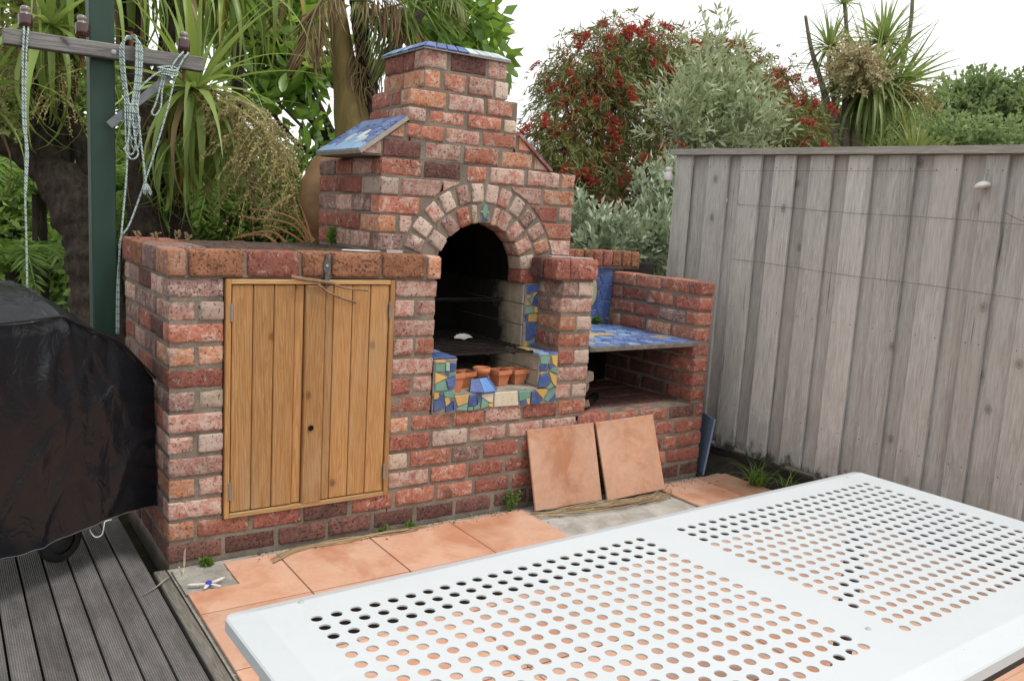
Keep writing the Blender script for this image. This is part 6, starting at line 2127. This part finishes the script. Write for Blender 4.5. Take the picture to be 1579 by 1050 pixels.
# ---------------------------------------------------------------- cabbage tree beyond the fence
cab3 = thing('cabbage_tree', 'many-stemmed cabbage tree with a cream flower head beyond the fence', 'tree', ground_under(at(1320, 420, 9.5)))
tr = MB()
dC = 9.5
for path, rad in (
        ([(1300, 420), (1290, 230), (1270, 140), (1252, 80), (1242, 25)], (0.09, 0.07, 0.05, 0.035, 0.022)),
        ([(1310, 420), (1303, 220), (1308, 120), (1305, 40), (1300, -20)], (0.11, 0.085, 0.055, 0.035, 0.028)),
        ([(1320, 420), (1318, 220), (1330, 150), (1358, 75)], (0.11, 0.09, 0.06, 0.045)),
        ([(1322, 420), (1322, 235), (1345, 175), (1350, 130)], (0.08, 0.07, 0.055, 0.045)),
        ([(1345, 150), (1392, 75), (1404, 40), (1408, -20)], (0.05, 0.042, 0.034, 0.028)),
        ([(1300, 220), (1285, 150), (1278, 80)], (0.05, 0.04, 0.035))):
    q, rr = trunk([at(x, y, dC) for x, y in path], [v * 0.68 for v in rad], rough=0.2)
    tr.tube(q, rr, 9)
tr.build('trunk', BARKG, cab3, True)
rosette_joined([(at(1362, 66, dC), 90, 0.62, 2, 110, None), (at(1280, 72, dC), 70, 0.55, 2, 130, None), (at(1345, 130, dC - .1), 200, 0.95, 15, 165, None), (at(1302, 6, dC), 36, 0.36, 2, 100, None), (at(1300, 120, dC + .2), 80, 0.65, 10, 150, None), (at(1385, 130, dC), 60, 0.75, 10, 120, (0.5, -0.3, 0.6))], 'crown', cab3, L_CORDJ, 71)
panicle('flower_head', [at(1335, 130, dC - .3), at(1328, 108, dC - .5), at(1322, 95, dC - .55), at(1318, 82, dC - .55)], 0.40, 230, L_PANL, cab3, 81, 0.042, 16, 0.1)
panicle('flower_head', [at(1370, 140, dC - .2), at(1400, 145, dC - .3), at(1425, 150, dC - .3)], 0.32, 100, L_PAN, cab3, 82, 0.034, 14, 0.3)
# yucca clump at the top of the fence
t = thing('yucca', 'spiky yellow-green yucca just above the fence to the right', 'yucca', ground_under(at(1410, 380, 8.5)))
MB().tube([ground_under(at(1410, 380, 8.5)), at(1410, 250, 8.5)], [0.09, 0.07], 9).build('trunk', BARKG, t)
rosette_joined([(at(1412, 246, 8.5), 80, 0.55, 3, 95, None), (at(1370, 250, 8.7), 50, 0.45, 3, 95, None), (at(1395, 190, 9.0), 36, 0.35, 3, 120, None)], 'crown', t, L_YUC, 91)
# distant trees
for lab, pts, n, mat, nm in (('rounded green tree far off at the right edge above the fence', ((1450, 175, 26, 22), (1490, 160, 30, 22), (1530, 165, 32, 22), (1570, 165, 34, 22), (1420, 190, 22, 22), (1480, 195, 40, 22), (1550, 205, 46, 22), (1610, 170, 36, 22), (1500, 140, 12, 22), (1525, 140, 14, 22), (1400, 205, 16, 22), (1440, 215, 30, 22)), 2300, L_FAR, 'distant_tree'),
                             ('yellowish green bush behind the cabbage tree, low over the fence', ((1280, 215, 40, 12), (1330, 215, 40, 12), (1380, 225, 36, 12), (1440, 225, 36, 12), (1500, 228, 34, 12), (1560, 230, 34, 12), (1230, 230, 30, 12), (1350, 190, 30, 12)), 1700, L_FAR, 'garden_bush')):
    B = [pblob(*p) for p in pts]
    d = pts[0][3]
    t = thing(nm, lab, 'tree' if nm[0] == 'd' else 'bush', ground_under(at(pts[1][0], 300, d)))
    limbs(ground_under(at(pts[1][0], 300, d)), B, 0.14 * d / 22, BARKG, t, 'trunk', 1, 0.3)
    V_, F_ = sprigs(B, n, 8, 0.45 * d / 22, 0.09 * d / 22, 0.16 * d / 22, 0.0, 0.7)
    npmesh('crown', V_, F_, mat, t)
# bright tree line low behind the chimney, seen left of it
B = [pblob(*p) for p in ((480, 285, 20, 13), (500, 300, 24, 13), (450, 290, 24, 13), (470, 330, 30, 13), (820, 260, 20, 14), (830, 300, 24, 14), (850, 330, 24, 14))]

# ---------------------------------------------------------------- weeds, grass and litter
def weed(label, x, y, z, h, n, mat=L_WEED, lw=0.012, ll=0.022, cat='weed', name='weed'):
    t = thing(name, label, cat, (x, y, z), 'weeds round the brickwork')
    m = MB(); P = []; Dv = []
    rnd = random.Random(int(x * 1000))
    for k in range(n):
        e = Vector((x + rnd.gauss(0, h * .35), y + rnd.gauss(0, h * .2) - .01, z + h * rnd.uniform(.5, 1)))
        q = smooth_path([(x + rnd.gauss(0, .004), y, z), Vector((x, y, z)).lerp(e, .5) + Vector((rnd.gauss(0, .006), 0, 0)), e], 4)
        m.tube(q, 0.0011, 4)
        for p in q[2:]:
            for _ in range(4):
                P.append(p[:]); Dv.append((rnd.gauss(0, 1), rnd.gauss(0, 1), rnd.gauss(0.2, .5)))
    m.build('stems', mat, t)
    V_, F_ = leaves(np.array(P), np.array(Dv), ll, lw, 0.1)
    npmesh('leaves', V_, F_, mat, t)
weed('bushy green weed at the foot of the wall left of the leaning tiles', 1.57, -0.03, -0.01, 0.10, 9, ll=0.018, lw=0.009)
weed('tiny feathery weed at the wall foot under the door', 0.895, -0.02, -0.01, 0.045, 6, ll=0.012, lw=0.006)
weed('flat rosette weed at the wall foot right of the door', 1.02, -0.03, -0.008, 0.025, 8, ll=0.022, lw=0.014)
weed('round-leaved weed by the front corner of the cupboard', 0.135, -0.035, -0.006, 0.022, 8, ll=0.026, lw=0.02)
weed('little green tuft growing where the oven meets the cupboard top', 0.925, 0.72, 1.222, 0.09, 9, ll=0.03, lw=0.006)
weed('small plants rooted at the back of the tiled shelf', 2.66, 0.71, 0.785, 0.05, 9, ll=0.022, lw=0.014)
weed('dry wisp at the back corner of the tiled shelf', 2.77, 0.72, 0.785, 0.10, 4, L_STRAW, 0.004, 0.03, 'dried weed', 'dried_weed')
for i, (x, y) in enumerate(((0.03, 0.70), (0.10, 0.66), (0.17, 0.64), (0.23, 0.7))):
    weed(('pale dry sprig near the post on the cupboard top', 'pale dry sprig second along on the cupboard top', 'tallest pale dry sprig on the cupboard top', 'pale dry sprig fourth along on the cupboard top', 'pale dry sprig at the rear left corner of the cupboard top', 'pale dry sprig farthest from the post on the cupboard top')[i], x, y, 1.222, 0.035 + 0.02 * (i == 2), 3, L_STRAW, 0.005, 0.009, 'dried weed', 'dried_weed')
def grass(label, x, y, z, n, L, seed, lean=(0, 0)):
    t = thing('grass_clump', label, 'grass', (x, y, z))
    rnd = random.Random(seed)
    Vs = []; Fs = []
    for k in range(n):
        V, F = strap_mesh(L * rnd.uniform(.5, 1.1), 0.007, rnd.uniform(.5, 2.4), 7)
        M = Matrix.Translation((x + rnd.gauss(0, .02), y + rnd.gauss(0, .02), z)) @ Matrix.Rotation(rnd.uniform(0, 6.28), 4, 'Z') @ Matrix.Rotation(rnd.uniform(.05, .7), 4, 'Y')
        n0 = len(Vs)
        for v in V:
            w_ = M @ Vector(v)
            Vs.append((w_.x + lean[0] * w_.z, w_.y + lean[1] * w_.z, max(w_.z, z + 0.003)))
        Fs += [[i + n0 for i in f] for f in F]
    npmesh('blades', np.array(Vs), np.array(Fs), L_GRASS, t, True)
grass('clump of long green grass at the foot of the fence by the table', 3.06, -0.30, 0.0, 60, 0.27, 3, (-0.25, -.1))
grass('small upright grass tuft nearer the fence, right of the big clump', 3.14, -0.45, 0.01, 14, 0.22, 5)
# straw and dead vines along the foot of the wall
for lab, y0, pts in (('long dry vine lying along the wall foot below the door', -0.05, [(0.36, -0.14), (0.5, -0.075), (0.7, -0.065), (0.9, -0.07), (1.1, -0.075), (1.27, -0.055)]),
                     ('tangle of straw and dead vines under the leaning tiles', -0.2, [(1.62, -0.16), (1.85, -0.19), (2.1, -0.21), (2.3, -0.22), (2.46, -0.2), (2.56, -0.16)])):
    t = thing('dry_vine', lab, 'dead vine', (pts[0][0], pts[0][1], 0.0))
    m = MB()
    rnd = random.Random(len(lab))
    for k in range(9 if 'long' in lab else 26):
        a = rnd.uniform(0, .5) if 'long' not in lab else rnd.uniform(0, .12)
        b = rnd.uniform(.6, 1)
        q = smooth_path([(x, y + rnd.gauss(0, .010 if 'long' in lab else .022), rnd.uniform(.004, .014)) for x, y in pts], 6)
        q = q[int(a * len(q)):max(int(a * len(q)) + 4, int(b * len(q)))]
        m.tube(q, rnd.uniform(.0014, .0032), 5)
    m.build('strands', L_STRAW, t, True)
# crumbs of leaf litter
m = MB()
P = []; Dv = []
for k in range(420):
    x = rng.uniform(0.3, 2.9); y = -0.035 - abs(rng.normal()) * (0.03 if x < 1.6 else 0.09)
    P.append((x, y, 0.002 if x < 1.6 else 0.003)); Dv.append((rng.normal(), rng.normal(), abs(rng.normal()) * .25))
V_, F_ = leaves(np.array(P), np.array(Dv), 0.014 * (0.5 + rng.random(420)), 0.006, 0.2)
stuff(tag(npmesh('leaf_litter', V_, F_, mat_leaf('leaf_litter', (0.05, 0.035, 0.02), (0.24, 0.16, 0.09), 0.9, 0.05)), 'crumbs of dead leaf along the foot of the brickwork', 'leaf litter'))
# dead strap leaf on the kerb and the plastic scrap
t = thing('dead_strap_leaf', 'long pale dead leaf lying over the deck edge', 'dead leaf', (0.0, -0.1, 0.0))
def gpt(px, py, z=0.006):
    d = fw + RT * ((px - 789.5) / FPX) - UP * ((py - 525) / FPX)
    return CAM + d * ((z - CAM.z) / d.z)
m = MB()
for pts, w_ in (([gpt(218, 917), gpt(240, 905), gpt(258, 890, .012), gpt(268, 884, .02), gpt(282, 882, .012)], 0.012), ([gpt(282, 884), gpt(284, 872, .02), gpt(285, 850, .09), gpt(287, 845, .11)], 0.008), ([gpt(280, 884), gpt(276, 874, .03), gpt(277, 864, .05)], 0.006)):
    q = smooth_path(pts, 6)
    b = len(m.V); k = len(q)
    for i, p in enumerate(q):
        s = (q[min(i + 1, k - 1)] - q[max(i - 1, 0)]).cross(Vector((0, 0.6, 1))).normalized() * w_ * math.sin(math.pi * (0.08 + 0.88 * i / (k - 1))) * .5
        m.V += [p - s, p + s]
    for i in range(k - 1):
        m.F.append((b + 2 * i, b + 2 * i + 1, b + 2 * i + 3, b + 2 * i + 2))
m.build('blade', mat_leaf('bleached_leaf', (0.46, 0.40, 0.31), (0.56, 0.50, 0.40), 0.8, 0.15), t, True)
t = thing('plastic_scrap', 'white and blue plastic scrap on the bare concrete by the corner', 'litter', (0.1, -0.23, 0.0))
c0 = gpt(322, 900, .008)
for e, w_ in ((gpt(289, 902, .01), .008), (gpt(347, 890, .012), .008), (gpt(341, 904, .008), .007), (gpt(315, 908, .006), .009)):
    v = (e - c0); s = v.cross(Vector((0, 0, 1))).normalized() * w_
    fixn(MB().prism([(0, 0), (.3, 1), (.85, .9), (1, 0), (.85, -.9), (.3, -1)], 0.0, 0.003, lambda a, b, d: c0 + v * a + s * b * .7 + Vector((0, 0, d))).build('blade', WHITEP, t))
MB().lathe([(0, 0.012), (0.010, 0.010), (0.013, 0.0), (0, 0)], 9, Matrix.Translation(c0)).build('hub', mat_simple('blue_plastic', (0.03, 0.05, 0.42), (0.04, 0.07, 0.5), 30, 0.4, 0, 0), t)
t = thing('flower_sprig', 'small magenta flower on a thin twig at the right edge of the fence', 'flower', (FX - 0.02, -1.45, 1.5))
MB().tube(smooth_path([wpx for wpx in (Vector((FX - 0.01, -1.33, 1.56)), Vector((FX - 0.015, -1.38, 1.535)), Vector((FX - 0.02, -1.44, 1.515)))], 5), 0.0016, 5).build('twig', BARK, t)
V_, F_ = leaves(np.tile(np.array([[FX - 0.02, -1.447, 1.53]]), (26, 1)) + rng.normal(size=(26, 3)) * 0.008, rng.normal(size=(26, 3)), 0.02, 0.014)
npmesh('petals', V_, F_, mat_leaf('magenta_petal', (0.30, 0.01, 0.10), (0.42, 0.03, 0.16), 0.6, 0.3), t)
